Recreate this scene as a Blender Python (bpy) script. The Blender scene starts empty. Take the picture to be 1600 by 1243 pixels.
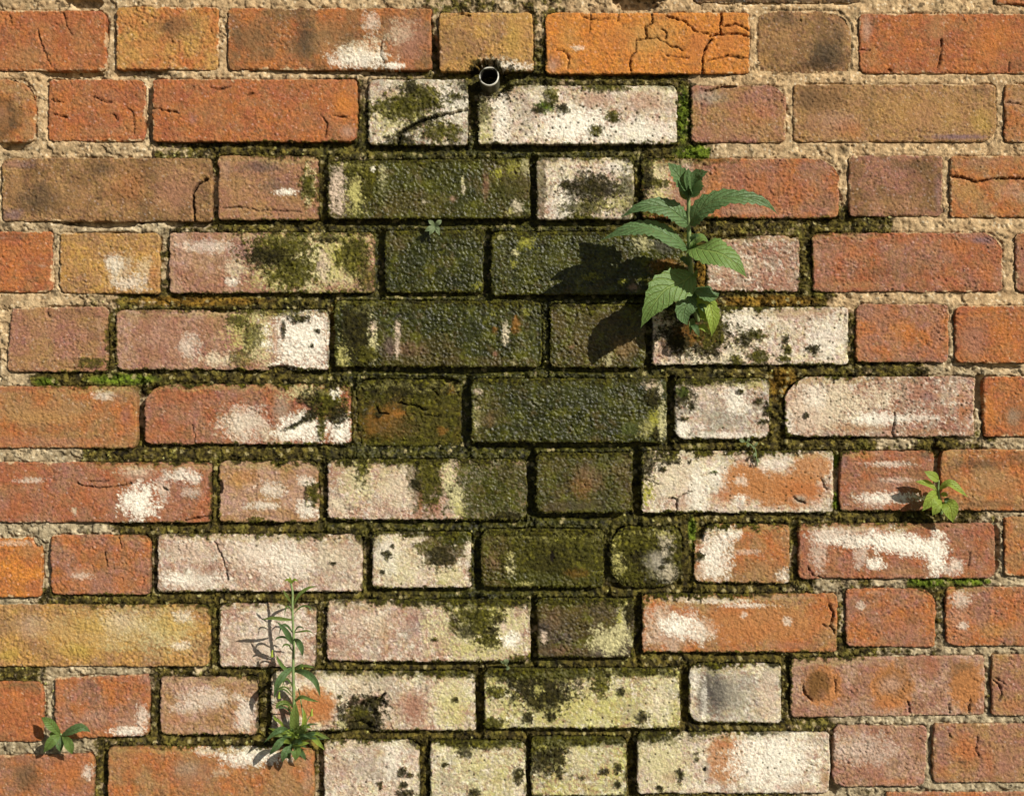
import bpy, math, random
import numpy as np

# ------------------------------------------------------------------ frame
# Wall coordinates: 1600 x 1243 units across the visible stretch of wall, one unit = 0.7 mm.
S = 0.0007
CXP, CYP, ZC = 800.0, 621.5, 1.25
LENS = 46.0
DIST = 1600 * S * LENS / 36.0
DPX = DIST / S

sc = bpy.context.scene
cam_d = bpy.data.cameras.new('camera')
cam = bpy.data.objects.new('camera', cam_d)
sc.collection.objects.link(cam)
cam.location = (0, -DIST, ZC)
cam.rotation_euler = (math.radians(90), 0, 0)
cam_d.lens = LENS
cam_d.sensor_width = 36
cam_d.clip_start = 0.05
cam_d.clip_end = 200
sc.camera = cam
sc.render.resolution_x, sc.render.resolution_y = 1024, 795

TO_SUN = np.array([0.98, -1.0, 0.80])
TO_SUN = TO_SUN / np.linalg.norm(TO_SUN)
SUN_EL = math.asin(TO_SUN[2])
w = bpy.data.worlds.new('World')
sc.world = w
w.use_nodes = True
nt = w.node_tree
bg = nt.nodes['Background']
sky = nt.nodes.new('ShaderNodeTexSky')
sky.sky_type = 'NISHITA'
sky.sun_disc = False
sky.sun_elevation = SUN_EL
sky.sun_rotation = math.atan2(TO_SUN[0], TO_SUN[1])
nt.links.new(sky.outputs[0], bg.inputs[0])
bg.inputs[1].default_value = 0.05
sun_d = bpy.data.lights.new('sun', 'SUN')
sun_d.energy = 5.0
sun_d.angle = math.radians(0.5)
sun_d.color = (1.0, 0.945, 0.85)
sun = bpy.data.objects.new('sun', sun_d)
sc.collection.objects.link(sun)
from mathutils import Vector
sun.rotation_euler = Vector(TO_SUN).to_track_quat('Z', 'Y').to_euler()
sun.location = (3, -3, 4)
sc.view_settings.view_transform = 'Standard'
sc.view_settings.look = 'None'
sc.view_settings.exposure = 0.2
sc.view_settings.gamma = 1
sc.cycles.max_bounces = 6
LIT = 1.15          # what a fully lit white face of the wall shows, for choosing base colours

# ------------------------------------------------------------------ noise
def _h(ix, iy, seed):
    n = (ix.astype(np.int64) * 374761393 + iy.astype(np.int64) * 668265263 + seed * 2147483647 + 974711) & 0xffffffff
    n = ((n ^ (n >> 13)) * 1274126177) & 0xffffffff
    n = n ^ (n >> 16)
    return (n & 0xffffff) / float(0x1000000)

def pn(x, y, seed=0):
    x0 = np.floor(x); y0 = np.floor(y)
    fx = x - x0; fy = y - y0
    u = fx * fx * fx * (fx * (fx * 6 - 15) + 10); v = fy * fy * fy * (fy * (fy * 6 - 15) + 10)
    def g(ax, ay):
        a = _h(x0 + ax, y0 + ay, seed) * 6.2831853
        return np.cos(a) * (fx - ax) + np.sin(a) * (fy - ay)
    return ((g(0, 0) * (1 - u) + g(1, 0) * u) * (1 - v) + (g(0, 1) * (1 - u) + g(1, 1) * u) * v) * 1.55

def fbm(x, y, scale, oct=3, seed=0, gain=0.5):
    r = 0; a = 1.0; t = 0
    for k in range(oct):
        r = r + a * pn(x / scale + 17.3 * k, y / scale - 9.1 * k, seed + k * 31)
        t += a; a *= gain; scale = scale / 2.03
    return r / t * 1.25

def worley(x, y, scale, seed=0):
    x = x / scale; y = y / scale
    x0 = np.floor(x); y0 = np.floor(y)
    f1 = np.full(np.shape(x), 9.0); f2 = f1.copy(); idv = f1 * 0
    for i in (-1, 0, 1):
        for j in (-1, 0, 1):
            px = x0 + i + _h(x0 + i, y0 + j, seed); py = y0 + j + _h(x0 + i, y0 + j, seed + 7)
            d = np.hypot(px - x, py - y)
            m = d < f1
            f2 = np.where(m, f1, np.minimum(f2, d))
            idv = np.where(m, _h(x0 + i, y0 + j, seed + 13), idv)
            f1 = np.where(m, d, f1)
    return f1, f2, idv

def ss(a, b, x):
    t = np.clip((x - a) / (b - a), 0, 1)
    return t * t * (3 - 2 * t)

def lin(c):
    c = np.array(c, float) / 255.0
    return np.where(c <= 0.04045, c / 12.92, ((c + 0.055) / 1.055) ** 2.4) / LIT

# ------------------------------------------------------------------ palette and marks
PAL = dict(
    org=(222, 140, 66), red=(180, 108, 72), rorg=(196, 119, 69), och=(202, 152, 88), tan=(178, 134, 90), brn=(140, 104, 70),
    dbr=(86, 72, 56), blk=(54, 46, 38), pnk=(198, 156, 130), rpk=(174, 122, 98), plm=(130, 104, 108), wht=(250, 243, 226),
    cre=(226, 212, 182), gre=(168, 160, 142), dgr=(84, 79, 74), yel=(194, 186, 116), yl2=(176, 168, 64), pyl=(208, 200, 150),
    alg=(70, 69, 20), ald=(52, 54, 18), alb=(88, 73, 34), mos=(84, 78, 24), mod=(52, 46, 18), rus=(150, 98, 36), vyl=(200, 164, 78),
    ppw=(212, 190, 168), mgr=(84, 96, 34), drk=(30, 24, 16), orc=(198, 132, 80), brc=(132, 92, 52))
def _warm(k, v):
    pale = k in ('wht', 'cre', 'ppw', 'pyl', 'yel', 'gre', 'dgr', 'plm')
    return (v[0] * (.97 if pale else .90), v[1] * (.965 if pale else .92), v[2] * (.95 if pale else .92))
PALL = {k: lin(_warm(k, v)) for k, v in PAL.items()}
# style: softness, edge noise, noise scale, speckle (0 solid .. 1 flecks), height mm, wetness
STY = {}
for k in 'org red rorg och tan brn dbr blk pnk rpk plm dgr vyl gre'.split():
    STY[k] = (0.7, 0.55, 26, 0.25, 0.0, 0.0)
STY['wht'] = (0.12, 1.1, 22, 0.6, 0.15, 0)
STY['cre'] = (0.30, 1.1, 24, 0.7, 0.08, 0)
STY['ppw'] = (0.38, 1.0, 26, 0.5, 0.05, 0)
STY['yel'] = (0.14, 1.5, 14, 0.8, 0.3, 0)
STY['yl2'] = (0.14, 1.5, 11, 0.7, 0.35, 0)
STY['pyl'] = (0.18, 1.0, 20, 0.6, 0.2, 0)
STY['alg'] = (0.07, 1.0, 26, 0.25, 0.2, 1)
STY['ald'] = (0.30, 0.5, 20, 0.10, 0.2, 1)
STY['alb'] = (0.08, 1.0, 26, 0.25, 0.1, 0.8)
STY['mos'] = (0.06, 1.5, 15, 0.25, 1.1, 0.1)
STY['mod'] = (0.06, 1.3, 15, 0.25, 0.9, 0.1)
STY['mgr'] = (0.14, 1.3, 11, 0.3, 0.8, 0.1)
STY['rus'] = (0.45, 0.8, 20, 0.30, 0.0, 0.4)
STY['orc'] = (0.3, 0.45, 14, 0.15, 0.05, 0)
STY['brc'] = (0.3, 0.5, 14, 0.15, -0.1, 0)
STY['drk'] = (0.12, 0.7, 8, 0.0, -0.6, 0.0)
MOSSY = {'mos': 1.0, 'mod': 1.0, 'mgr': 1.0, 'alg': 0.12, 'ald': 0.1, 'alb': 0.05}

def patch_mask(p, X, Y, n):
    """how much of a mark covers each point; its outline is broken up by noise"""
    key, cx, cy, rx, ry = p[:5]
    s = p[5] if len(p) > 5 else 1.0
    rot = math.radians(p[6]) if len(p) > 6 else 0.0
    dx = X - cx; dy = Y - cy
    if rot:
        dx, dy = dx * math.cos(rot) + dy * math.sin(rot), -dx * math.sin(rot) + dy * math.cos(rot)
    soft, amp, scl, spk, hh, wet = STY[key]
    sel = (np.abs(dx) < rx * 2.2 + 6) & (np.abs(dy) < ry * 2.2 + 6)
    m = np.zeros(X.shape)
    if not sel.any():
        return m
    x = X[sel]; y = Y[sel]
    d = np.sqrt((dx[sel] / rx) ** 2 + (dy[sel] / ry) ** 2)
    scl = min(scl, max(5, 1.1 * min(rx, ry)))
    q = 1 - d + amp * 0.75 * fbm(x, y, scl, 4, n, 0.76) + (.30 * spk + .08) * fbm(x, y, 4.6, 2, n + 3, .9) + (.25 if key in ('mos', 'mod', 'mgr', 'alg', 'alb', 'ald', 'wht') else 0)
    mm = np.clip(q / soft, 0, 1)
    if key in ('mos', 'mod', 'yel', 'yl2') and min(rx, ry) > 7:
        mm = np.maximum(mm, ss(.20, .32, fbm(x, y, 6.5, 3, n + 9, .85) + .12 * fbm(x, y, 30, 2, n + 10)) * ss(-1.0, -.3, q) * .95)
    if spk > 0:
        f = fbm(x, y, 5.0, 3, n + 5, 0.9)
        edge = 1 - ss(0.15, 1.1, q)
        mm = mm * (1 - spk * edge) + spk * edge * mm * ss(-0.06, 0.12, f) * 1.0
        mm = mm * (1 - spk * 0.6 * ss(0.18, 0.5, -f))
    if key in ('wht', 'cre', 'ppw', 'yel', 'yl2', 'pyl'):
        # crusts craze: fine worm tracks of bare clay run through them
        rdg = np.abs(fbm(x, y, 7.5, 3, n + 8, .8))
        mm = mm * ss(.0, .10, rdg - .05 + .16 * np.clip(q - .15, 0, 1))
    m[sel] = mm * s
    return m

# ------------------------------------------------------------------ bricks of the view
# (x0, y0, x1, y1, colours, roughness, options)
B = []
def br(x0, y0, x1, y1, base, rough=0.6, marks=(), **o):
    B.append(dict(q=(x0, y0, x1, y1), base=base, rough=rough, marks=list(marks), **o))

# course 0 (only its lower edge shows)
br(1086, -100, 1345, 4, ('brn', 'dbr'), .6)
br(1556, -100, 1716, 7, ('rorg', 'red'), .5)
# course 1
br(-150, 17, 166, 110, ('rorg', 'red'), .4, [('tan', 45, 85, 50, 30, .5), ('tan', 130, 70, 25, 40, .35), ('red', 90, 30, 60, 14, .6)],
   cracks=[([(58, 46), (66, 72), (72, 88), (80, 104)], 1.6, 1.6), ([(100, 20), (104, 38), (112, 56)], 1.3, 1.2), ([(16, 25), (20, 42)], 1, .8)],
   rad=(8, 14, 6, 6), label='red brick with short cracks at the left end of the top full course')
br(182, 11, 341, 108, ('och', 'rorg'), .8, [('och', 225, 80, 50, 30, .6), ('brn', 275, 42, 50, 26, .8), ('dbr', 262, 42, 14, 12, .6), ('rorg', 330, 40, 16, 30, .5), ('och', 200, 30, 25, 20, .4)], rad=(8, 6, 6, 4))
br(356, 13, 674, 109, ('rorg', 'brn'), .5, [('brn', 398, 58, 36, 36, .9), ('dbr', 372, 62, 12, 30, .45), ('brn', 410, 88, 40, 12, .6), ('dbr', 473, 62, 26, 38, .75), ('tan', 515, 62, 30, 40, .5), ('brn', 530, 45, 30, 30, .5),
   ('rpk', 640, 62, 45, 48, .95), ('cre', 565, 82, 50, 24, .8), ('wht', 560, 92, 40, 14, .75), ('wht', 580, 35, 12, 16, .4), ('cre', 625, 50, 26, 26, .4), ('wht', 615, 103, 16, 5, .9)], cracks=[([(598, 60), (594, 85), (600, 104)], 1.2, 1)])
br(686, 20, 833, 111, ('tan', 'och'), .6, [('brn', 725, 75, 40, 30, .45), ('brn', 700, 50, 20, 30, .4), ('och', 810, 55, 24, 44, .8), ('vyl', 800, 62, 18, 34, .4), ('cre', 780, 98, 34, 10, .8), ('wht', 795, 104, 34, 6, .7)],
   chips=[(762, 116, 22, 20, 16)], rad=(5, 8, 5, 5), cracks=[([(716, 22), (735, 24)], 2, 2)])
br(853, 20, 1171, 115, ('org', 'org'), .35, [('och', 1015, 60, 60, 40, .75), ('och', 890, 55, 24, 36, .5), ('och', 890, 100, 20, 14, .4), ('rorg', 960, 60, 36, 34, .35), ('rpk', 867, 98, 16, 16, .7), ('pnk', 862, 104, 10, 12, .6), ('rorg', 1090, 70, 22, 46, .7), ('rorg', 1140, 60, 30, 44, .45), ('wht', 902, 75, 9, 4, .5)],
   cracks=[([(1128, 22), (1125, 40), (1127, 54), (1110, 56)], 2.6, 4), ([(1112, 62), (1103, 72), (1098, 90), (1097, 113)], 3.0, 5), ([(1127, 54), (1150, 52), (1170, 57)], 2.0, 3),
           ([(1130, 42), (1148, 38), (1160, 42), (1170, 48)], 1.6, 2), ([(1040, 26), (1068, 32), (1085, 48), (1105, 53)], 1.6, 2.2), ([(1018, 20), (1020, 36), (1008, 42), (1010, 60), (995, 63)], 2, 2.4),
           ([(995, 63), (993, 82), (984, 90), (985, 112)], 2, 2.5), ([(1010, 60), (1028, 60), (1048, 72), (1068, 78)], 1.4, 1.6), ([(1033, 45), (1042, 52), (1040, 60)], 1.5, 1.6), ([(923, 20), (923, 34), (920, 50)], 1.3, 1.4), ([(967, 20), (964, 34)], 1.4, 1.4),
           ([(870, 78), (885, 82), (890, 92), (887, 108)], 1.2, 1.2), ([(1104, 96), (1135, 88), (1170, 91)], 1.5, 1.6), ([(1040, 86), (1075, 92)], 1.2, 1), ([(910, 28), (935, 32), (950, 30)], 1.1, 1)],
   rad=(10, 5, 6, 6), label='bright orange brick crossed by branching black cracks')
br(1184, 16, 1331, 115, ('tan', 'brn'), .6, [('dbr', 1290, 82, 42, 34, .9), ('blk', 1280, 98, 38, 12, .6), ('dbr', 1225, 30, 40, 14, .5), ('dbr', 1310, 55, 18, 30, .6), ('tan', 1220, 60, 26, 34, .5), ('och', 1195, 90, 14, 14, .45)], rad=(14, 34, 8, 8), bow=6)
br(1343, 22, 1660, 114, ('rorg', 'red'), .4, [('pnk', 1354, 45, 11, 30, .8), ('tan', 1462, 45, 22, 26, .6), ('dbr', 1470, 80, 10, 26, .3), ('org', 1550, 60, 50, 40, .35), ('brn', 1590, 100, 20, 12, .5), ('tan', 1360, 95, 20, 14, .4)],
   cracks=[([(1470, 62), (1471, 85), (1466, 104)], 1.8, 1.8), ([(1345, 78), (1360, 78)], 1.4, 1.4), ([(1386, 108), (1392, 112)], 2.5, 2.5), ([(1577, 98), (1576, 112)], 1.5, 1.2)], rad=(8, 8, 5, 14))
# course 2
br(-92, 125, 55, 222, ('tan', 'rorg'), .35, [('brc', -2, 185, 42, 40, .8), ('dbr', -2, 185, 38, 36, 1), ('orc', -4, 183, 25, 25, .6), ('brn', -2, 185, 24, 24, .8), ('tan', 45, 205, 12, 24, .6), ('rpk', 0, 178, 18, 14, .4)],
   cracks=[([(18, 124), (38, 130), (50, 142), (54, 156)], 2.2, 3)], rad=(8, 28, 10, 6))
br(75, 124, 226, 220, ('red', 'rorg'), .55, [('rpk', 165, 150, 34, 16, .35), ('tan', 150, 205, 50, 14, .35)], cracks=[([(80, 155), (98, 160)], 1.4, 1.4), ([(84, 178), (105, 184)], 1.6, 1.6), ([(145, 150), (160, 158), (172, 160)], 1.4, 1.4), ([(175, 178), (184, 186)], 1.4, 1.4), ([(198, 165), (208, 180), (209, 210)], 1.3, 1.3)], rad=(6, 14, 6, 10))
br(239, 124, 558, 221, ('rorg', 'red'), .4, [('plm', 302, 186, 8, 14, .5), ('org', 535, 165, 26, 30, .7), ('pnk', 545, 205, 16, 14, .7), ('red', 260, 150, 24, 20, .4), ('tan', 330, 180, 36, 30, .3), ('tan', 480, 190, 40, 20, .25)],
   cracks=[([(241, 169), (262, 173), (280, 177)], 1.6, 1.8), ([(328, 136), (338, 141), (360, 136)], 1.4, 1.4), ([(385, 150), (395, 147)], 3, 1.5), ([(500, 178), (512, 195), (508, 214)], 1.4, 1.5), ([(520, 180), (545, 183)], 1.2, 1.2)], rad=(6, 5, 12, 5))
br(576, 124, 731, 226, ('cre', 'gre'), .5, [('ppw', 650, 150, 70, 30, .6), ('wht', 700, 160, 28, 24, .6), ('yel', 620, 180, 50, 30, .7), ('pnk', 605, 146, 22, 14, .5), ('mos', 632, 168, 46, 14), ('mos', 660, 150, 24, 14), ('mod', 640, 135, 12, 8), ('mos', 690, 206, 22, 14), ('mod', 625, 222, 18, 10), ('mod', 650, 195, 30, 5, 1, -25), ('mos', 712, 150, 8, 5)],
   cracks=[([(622, 228), (626, 208), (645, 196), (668, 186), (690, 180), (730, 171)], 4.5, 5)], rad=(12, 6, 4, 8), pits=.6, label='whitish brick with moss in a diagonal crack, left of the pipe')
br(748, 134, 1058, 225, ('cre', 'ppw'), .6, [('pyl', 757, 190, 14, 40, .9), ('mos', 755, 175, 9, 16, .8), ('yl2', 760, 215, 10, 10, .6), ('pnk', 930, 158, 46, 18, .75), ('pnk', 1010, 160, 50, 24, .8), ('rpk', 925, 152, 25, 10, .4), ('wht', 895, 195, 46, 26), ('wht', 785, 185, 12, 40, .8), ('wht', 990, 205, 60, 18, .7), ('gre', 820, 170, 34, 40, .4),
   ('mgr', 852, 168, 12, 9), ('mos', 862, 150, 8, 10), ('mod', 842, 172, 8, 5), ('mod', 880, 170, 8, 6), ('mos', 932, 204, 9, 7), ('mos', 958, 182, 8, 8), ('mos', 945, 137, 30, 5)], chips=[(764, 134, 34, 17, 14)], rad=(14, 10, 6, 5), pits=1, label='whitish brick right below the pipe with pink and white crust')
br(1080, 134, 1227, 222, ('tan', 'rpk'), .65, [('gre', 1108, 152, 34, 14, .6), ('rorg', 1180, 180, 50, 24, .35), ('rpk', 1100, 205, 34, 14, .5), ('tan', 1160, 205, 60, 12, .5)], cracks=[([(1102, 143), (1125, 137), (1150, 136)], 2.6, 3)], rad=(6, 22, 8, 8))
br(1240, 132, 1556, 221, ('tan', 'tan'), .6, [('brn', 1285, 155, 62, 32, 1), ('dbr', 1262, 150, 24, 24, .4), ('rorg', 1330, 200, 30, 20, .5), ('dbr', 1362, 170, 8, 44, .5), ('rpk', 1300, 195, 50, 22, .5), ('pnk', 1310, 185, 40, 18, .3), ('brn', 1350, 170, 8, 40, .4), ('och', 1430, 175, 110, 36, .4), ('rpk', 1445, 180, 30, 26, .35), ('vyl', 1535, 190, 24, 26, .45), ('dbr', 1530, 142, 22, 8, .5), ('plm', 1495, 214, 60, 6, .9)], rad=(5, 10, 16, 5))
br(1570, 132, 1722, 222, ('rorg', 'tan'), .55, [('pnk', 1580, 160, 16, 10, .5)], cracks=[([(1572, 160), (1600, 164)], 1.3, 1.3)])
# course 3
br(3, 247, 331, 345, ('brn', 'tan'), .7, [('dbr', 60, 310, 46, 30, .7), ('tan', 22, 290, 14, 30, .6), ('plm', 20, 335, 26, 12, .6), ('plm', 35, 257, 28, 9, .45), ('rpk', 20, 256, 24, 8, .5), ('rorg', 200, 290, 40, 40, .35), ('brn', 170, 262, 70, 12, .4), ('dbr', 160, 266, 26, 14, .5), ('rpk', 275, 295, 45, 44, .65), ('tan', 110, 300, 60, 36, .25)],
   cracks=[([(324, 279), (310, 287), (302, 300), (301, 318), (304, 346)], 3.2, 4.5)], rad=(14, 6, 6, 8), label='long brown brick with a curved crack near its right end')
br(341, 243, 497, 343, ('rpk', 'tan'), .6, [('dgr', 410, 260, 46, 13, .6), ('dgr', 430, 290, 34, 16, .45), ('tan', 370, 300, 30, 30, .5), ('wht', 447, 300, 16, 5, .9), ('pyl', 484, 290, 13, 36, .9), ('mos', 482, 290, 9, 20), ('rpk', 455, 325, 30, 14, .5), ('pnk', 352, 262, 12, 20, .5)], cracks=[([(348, 325), (375, 323), (400, 328), (470, 330)], 1.2, 1.2)], rad=(6, 8, 6, 8))
br(513, 247, 828, 341, ('alg', 'alb'), .8, [('ppw', 526, 295, 17, 46), ('yel', 556, 300, 16, 36, .95), ('yel', 560, 262, 20, 10, .8), ('pyl', 598, 285, 9, 36, .9), ('mos', 580, 285, 10, 30), ('mos', 552, 262, 12, 10), ('wht', 583, 264, 3, 5), ('alg', 680, 295, 80, 60, .9), ('ald', 725, 290, 20, 36, .6), ('alb', 650, 320, 50, 20, .5), ('pyl', 723, 282, 2.5, 9), ('cre', 724, 295, 3.5, 10, .8), ('rpk', 759, 290, 7, 30, .55), ('pnk', 707, 311, 6, 6, .7), ('cre', 662, 315, 4, 4, .7), ('yl2', 778, 270, 9, 8), ('yl2', 800, 262, 14, 14, .6), ('pyl', 820, 262, 8, 14, .7), ('cre', 808, 322, 11, 12, .8), ('yel', 797, 330, 5, 7, .8), ('mos', 800, 290, 20, 18, .5)], rad=(10, 5, 5, 6), cor=((0, 5), (0, 0), (0, 0), (0, 0)),
   label='dark green algae brick with a pale left end and pink streak, two courses below the pipe')
br(839, 246, 990, 342, ('ppw', 'cre'), .5, [('wht', 885, 320, 24, 30, .6), ('alb', 845, 290, 7, 50, .8), ('wht', 965, 262, 24, 10, .6), ('mod', 925, 296, 34, 20), ('mos', 915, 325, 30, 8, .9), ('mos', 980, 300, 12, 30, .7), ('mod', 888, 290, 9, 6), ('yel', 960, 320, 26, 14, .6), ('blk', 950, 300, 12, 12, .6), ('mos', 905, 340, 16, 6)], rad=(8, 8, 5, 5), pits=.7)
br(1003, 248, 1311, 340, ('rpk', 'rorg'), .75, [('ppw', 1030, 290, 36, 50, .9), ('pyl', 1024, 270, 26, 26, .85), ('yel', 1030, 310, 26, 26, .8), ('mos', 1016, 286, 26, 7), ('mod', 1008, 270, 10, 34), ('mos', 1022, 330, 26, 7), ('ppw', 1070, 258, 20, 12, .8), ('rpk', 1060, 310, 22, 24, .6), ('red', 1200, 295, 90, 40, .4), ('red', 1150, 280, 40, 20, .3), ('pnk', 1175, 330, 60, 8, .5), ('tan', 1110, 300, 40, 30, .3), ('brn', 1290, 310, 16, 26, .4)], rad=(10, 30, 10, 6))
br(1327, 243, 1473, 337, ('brn', 'rpk'), .6, [('tan', 1400, 320, 70, 16, .5), ('dbr', 1425, 262, 46, 14, .35), ('plm', 1465, 300, 8, 40, .4)], rad=(6, 6, 8, 6))
br(1485, 244, 1800, 339, ('rorg', 'tan'), .35, [('rpk', 1540, 255, 50, 10, .5), ('pnk', 1580, 300, 30, 18, .5), ('och', 1515, 300, 30, 24, .4)], cracks=[([(1488, 276), (1508, 278), (1524, 285), (1550, 279), (1605, 279)], 2.6, 3)], rad=(6, 6, 5, 5), label='orange brick split by a level crack at the right edge of the view')
# course 4
br(-235, 362, 81, 456, ('red', 'rorg'), .55, [('rorg', 30, 395, 60, 20, .4), ('pnk', 65, 415, 10, 3, .6), ('dbr', 25, 370, 40, 8, .3)], rad=(5, 5, 10, 5))
br(93, 364, 249, 458, ('och', 'tan'), .7, [('tan', 110, 372, 18, 8, .6), ('cre', 185, 418, 26, 30, .55), ('wht', 178, 412, 12, 12, .5), ('wht', 205, 442, 26, 12, .5), ('cre', 225, 415, 18, 18, .45), ('rorg', 240, 425, 10, 30, .4)], rad=(5, 8, 5, 12))
br(265, 363, 585, 457, ('rpk', 'pnk'), .55, [('tan', 310, 410, 26, 22, .45), ('pnk', 285, 375, 24, 10, .4), ('wht', 325, 385, 40, 9, .45), ('cre', 365, 420, 22, 20, .6), ('wht', 362, 440, 10, 6, .7), ('plm', 375, 390, 16, 26, .35), ('pyl', 480, 410, 88, 60, 1), ('yel', 430, 430, 40, 22, .7), ('yel', 540, 400, 36, 50, .75), ('yl2', 525, 400, 14, 20, .6), ('mos', 440, 385, 42, 18), ('mos', 458, 425, 34, 22), ('mod', 420, 402, 26, 12), ('mos', 552, 395, 20, 26), ('mos', 570, 430, 12, 22, .8), ('ppw', 505, 415, 12, 26, .8), ('mod', 512, 372, 14, 6)], rad=(6, 8, 5, 5), label='long brick half pink and half crusted with yellow lichen and moss')
br(602, 360, 755, 456, ('ald', 'alg'), .9, [('yl2', 748, 447, 9, 6, .6), ('alb', 625, 380, 20, 20, .4), ('ald', 680, 410, 60, 40, .7)], rad=(10, 8, 8, 8), label='square dark green brick below the tiniest seedling')
br(768, 362, 1086, 460, ('ald', 'alg'), .9, [('yl2', 822, 378, 14, 12, .85), ('pyl', 805, 395, 7, 6, .9), ('pyl', 782, 370, 6, 5, .8), ('yl2', 803, 412, 7, 6, .8), ('yl2', 925, 432, 18, 7, .9), ('yl2', 972, 440, 9, 5, .8), ('pnk', 990, 450, 12, 8, .8), ('pyl', 1005, 378, 18, 12, .7), ('dgr', 1035, 385, 22, 14, .5), ('rus', 1045, 420, 34, 20, .8), ('mos', 1060, 440, 30, 20), ('alg', 880, 420, 60, 30, .5)], rad=(8, 6, 8, 8))
br(1104, 368, 1249, 455, ('pnk', 'rpk'), .85, [('cre', 1150, 410, 50, 30, .35), ('rpk', 1225, 440, 30, 16, .6)], rad=(22, 8, 5, 5), chips=[(1140, 366, 40, 8, 8), (1240, 364, 14, 8, 8)])
br(1270, 364, 1566, 455, ('rpk', 'red'), .8, [('rorg', 1335, 395, 26, 16, .5), ('rorg', 1495, 385, 34, 20, .7), ('rorg', 1540, 425, 26, 20, .6), ('pnk', 1278, 400, 8, 16, .6), ('dbr', 1375, 425, 30, 16, .35), ('plm', 1535, 375, 26, 8, .8), ('brn', 1430, 420, 50, 20, .35), ('tan', 1330, 445, 60, 8, .5)], rad=(10, 28, 8, 6))
br(1587, 365, 1740, 456, ('rpk', 'red'), .7, rad=(6, 6, 6, 12))
# course 5
br(-320, 484, -4, 577, ('tan', 'brn'), .6)
br(11, 479, 167, 580, ('tan', 'rpk'), .6, [('rpk', 60, 510, 40, 24, .4), ('brn', 120, 490, 50, 12, .5), ('brn', 150, 520, 20, 30, .4), ('pnk', 155, 510, 8, 20, .4), ('mos', 145, 566, 18, 7, .9), ('tan', 40, 560, 30, 16, .4)], cracks=[([(74, 482), (75, 495)], 1.2, 1.2)], rad=(12, 8, 6, 8), cor=((6, 2), (0, 0), (0, 0), (0, 0)))
br(181, 484, 513, 577, ('rpk', 'pnk'), .55, [('rpk', 260, 530, 60, 40, .6), ('wht', 295, 540, 18, 16, .4), ('tan', 330, 500, 30, 20, .5), ('cre', 340, 562, 36, 14, .8), ('yel', 385, 520, 30, 34, .9), ('pyl', 405, 530, 26, 50, .8), ('mos', 372, 500, 16, 9, .9), ('mos', 395, 525, 12, 16, .8), ('mos', 375, 560, 14, 9, .7), ('wht', 475, 530, 48, 54, .95), ('pnk', 430, 530, 5, 34, .8), ('mod', 468, 498, 14, 6), ('mod', 443, 515, 3, 12), ('mod', 496, 517, 5, 3), ('mod', 488, 540, 3, 3), ('mos', 430, 486, 40, 5, .8)], rad=(10, 6, 5, 14), chips=[(345, 484, 22, 5, 6), (440, 576, 24, 5, 6)], label='long pink brick with a bright white right end speckled with moss')
br(523, 470, 846, 572, ('alg', 'ald'), .85, [('ald', 715, 520, 50, 44, .8), ('alb', 645, 550, 60, 26, .5), ('plm', 608, 540, 16, 24, .35), ('rpk', 640, 545, 36, 16, .3), ('pyl', 582, 530, 9, 40), ('ppw', 583, 512, 9, 12), ('ppw', 622, 515, 6, 20), ('ppw', 621, 545, 5, 18), ('mod', 555, 520, 20, 40), ('mos', 575, 555, 14, 10), ('yel', 535, 560, 10, 24, .9), ('cre', 790, 520, 6, 22), ('rus', 806, 508, 9, 16, .8), ('rus', 773, 515, 5, 8, .7), ('rpk', 774, 553, 5, 6, .7), ('yl2', 822, 488, 6, 8, .6), ('pyl', 803, 568, 5, 8, .8), ('yl2', 770, 490, 5, 5, .5), ('alb', 720, 566, 80, 8, .6)], rad=(12, 8, 8, 5))
br(860, 475, 1008, 573, ('alg', 'alb'), .8, [('alb', 930, 520, 50, 40, .6), ('tan', 975, 545, 26, 24, .35), ('rpk', 893, 542, 6, 5, .5), ('pyl', 950, 562, 8, 12, .6), ('yl2', 945, 475, 30, 4, .4)], rad=(8, 6, 6, 10))
br(1020, 480, 1325, 569, ('ppw', 'cre'), .5, [('pnk', 1220, 490, 110, 12, .7), ('wht', 1160, 500, 40, 20, .7), ('wht', 1290, 530, 26, 30, .55), ('cre', 1130, 560, 70, 10, .6), ('mod', 1085, 515, 44, 34, 1), ('rus', 1085, 520, 34, 24, .55), ('mos', 1112, 512, 16, 26), ('mod', 1060, 535, 16, 10), ('rpk', 1035, 550, 14, 22, .5), ('blk', 1045, 540, 14, 16, .35), ('mos', 1180, 523, 15, 7), ('mod', 1162, 532, 9, 8), ('mos', 1185, 557, 14, 9), ('mos', 1150, 562, 9, 7), ('mod', 1117, 552, 5, 4), ('mos', 1230, 545, 7, 6), ('mod', 1270, 545, 9, 6), ('mod', 1228, 530, 4, 6), ('mos', 1225, 560, 9, 4)], rad=(8, 8, 5, 5), pits=.7)
br(1338, 475, 1482, 565, ('rorg', 'rpk'), .85, [('rpk', 1375, 495, 34, 24, .6), ('org', 1405, 520, 30, 26, .4), ('rpk', 1465, 520, 14, 40, .6), ('plm', 1450, 545, 16, 12, .3), ('rpk', 1350, 540, 10, 30, .5)], rad=(10, 10, 8, 6))
br(1493, 478, 1810, 566, ('rorg', 'red'), .6, [('rpk', 1520, 530, 28, 44, .75), ('org', 1570, 520, 30, 30, .4)], rad=(10, 6, 5, 10))
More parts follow.
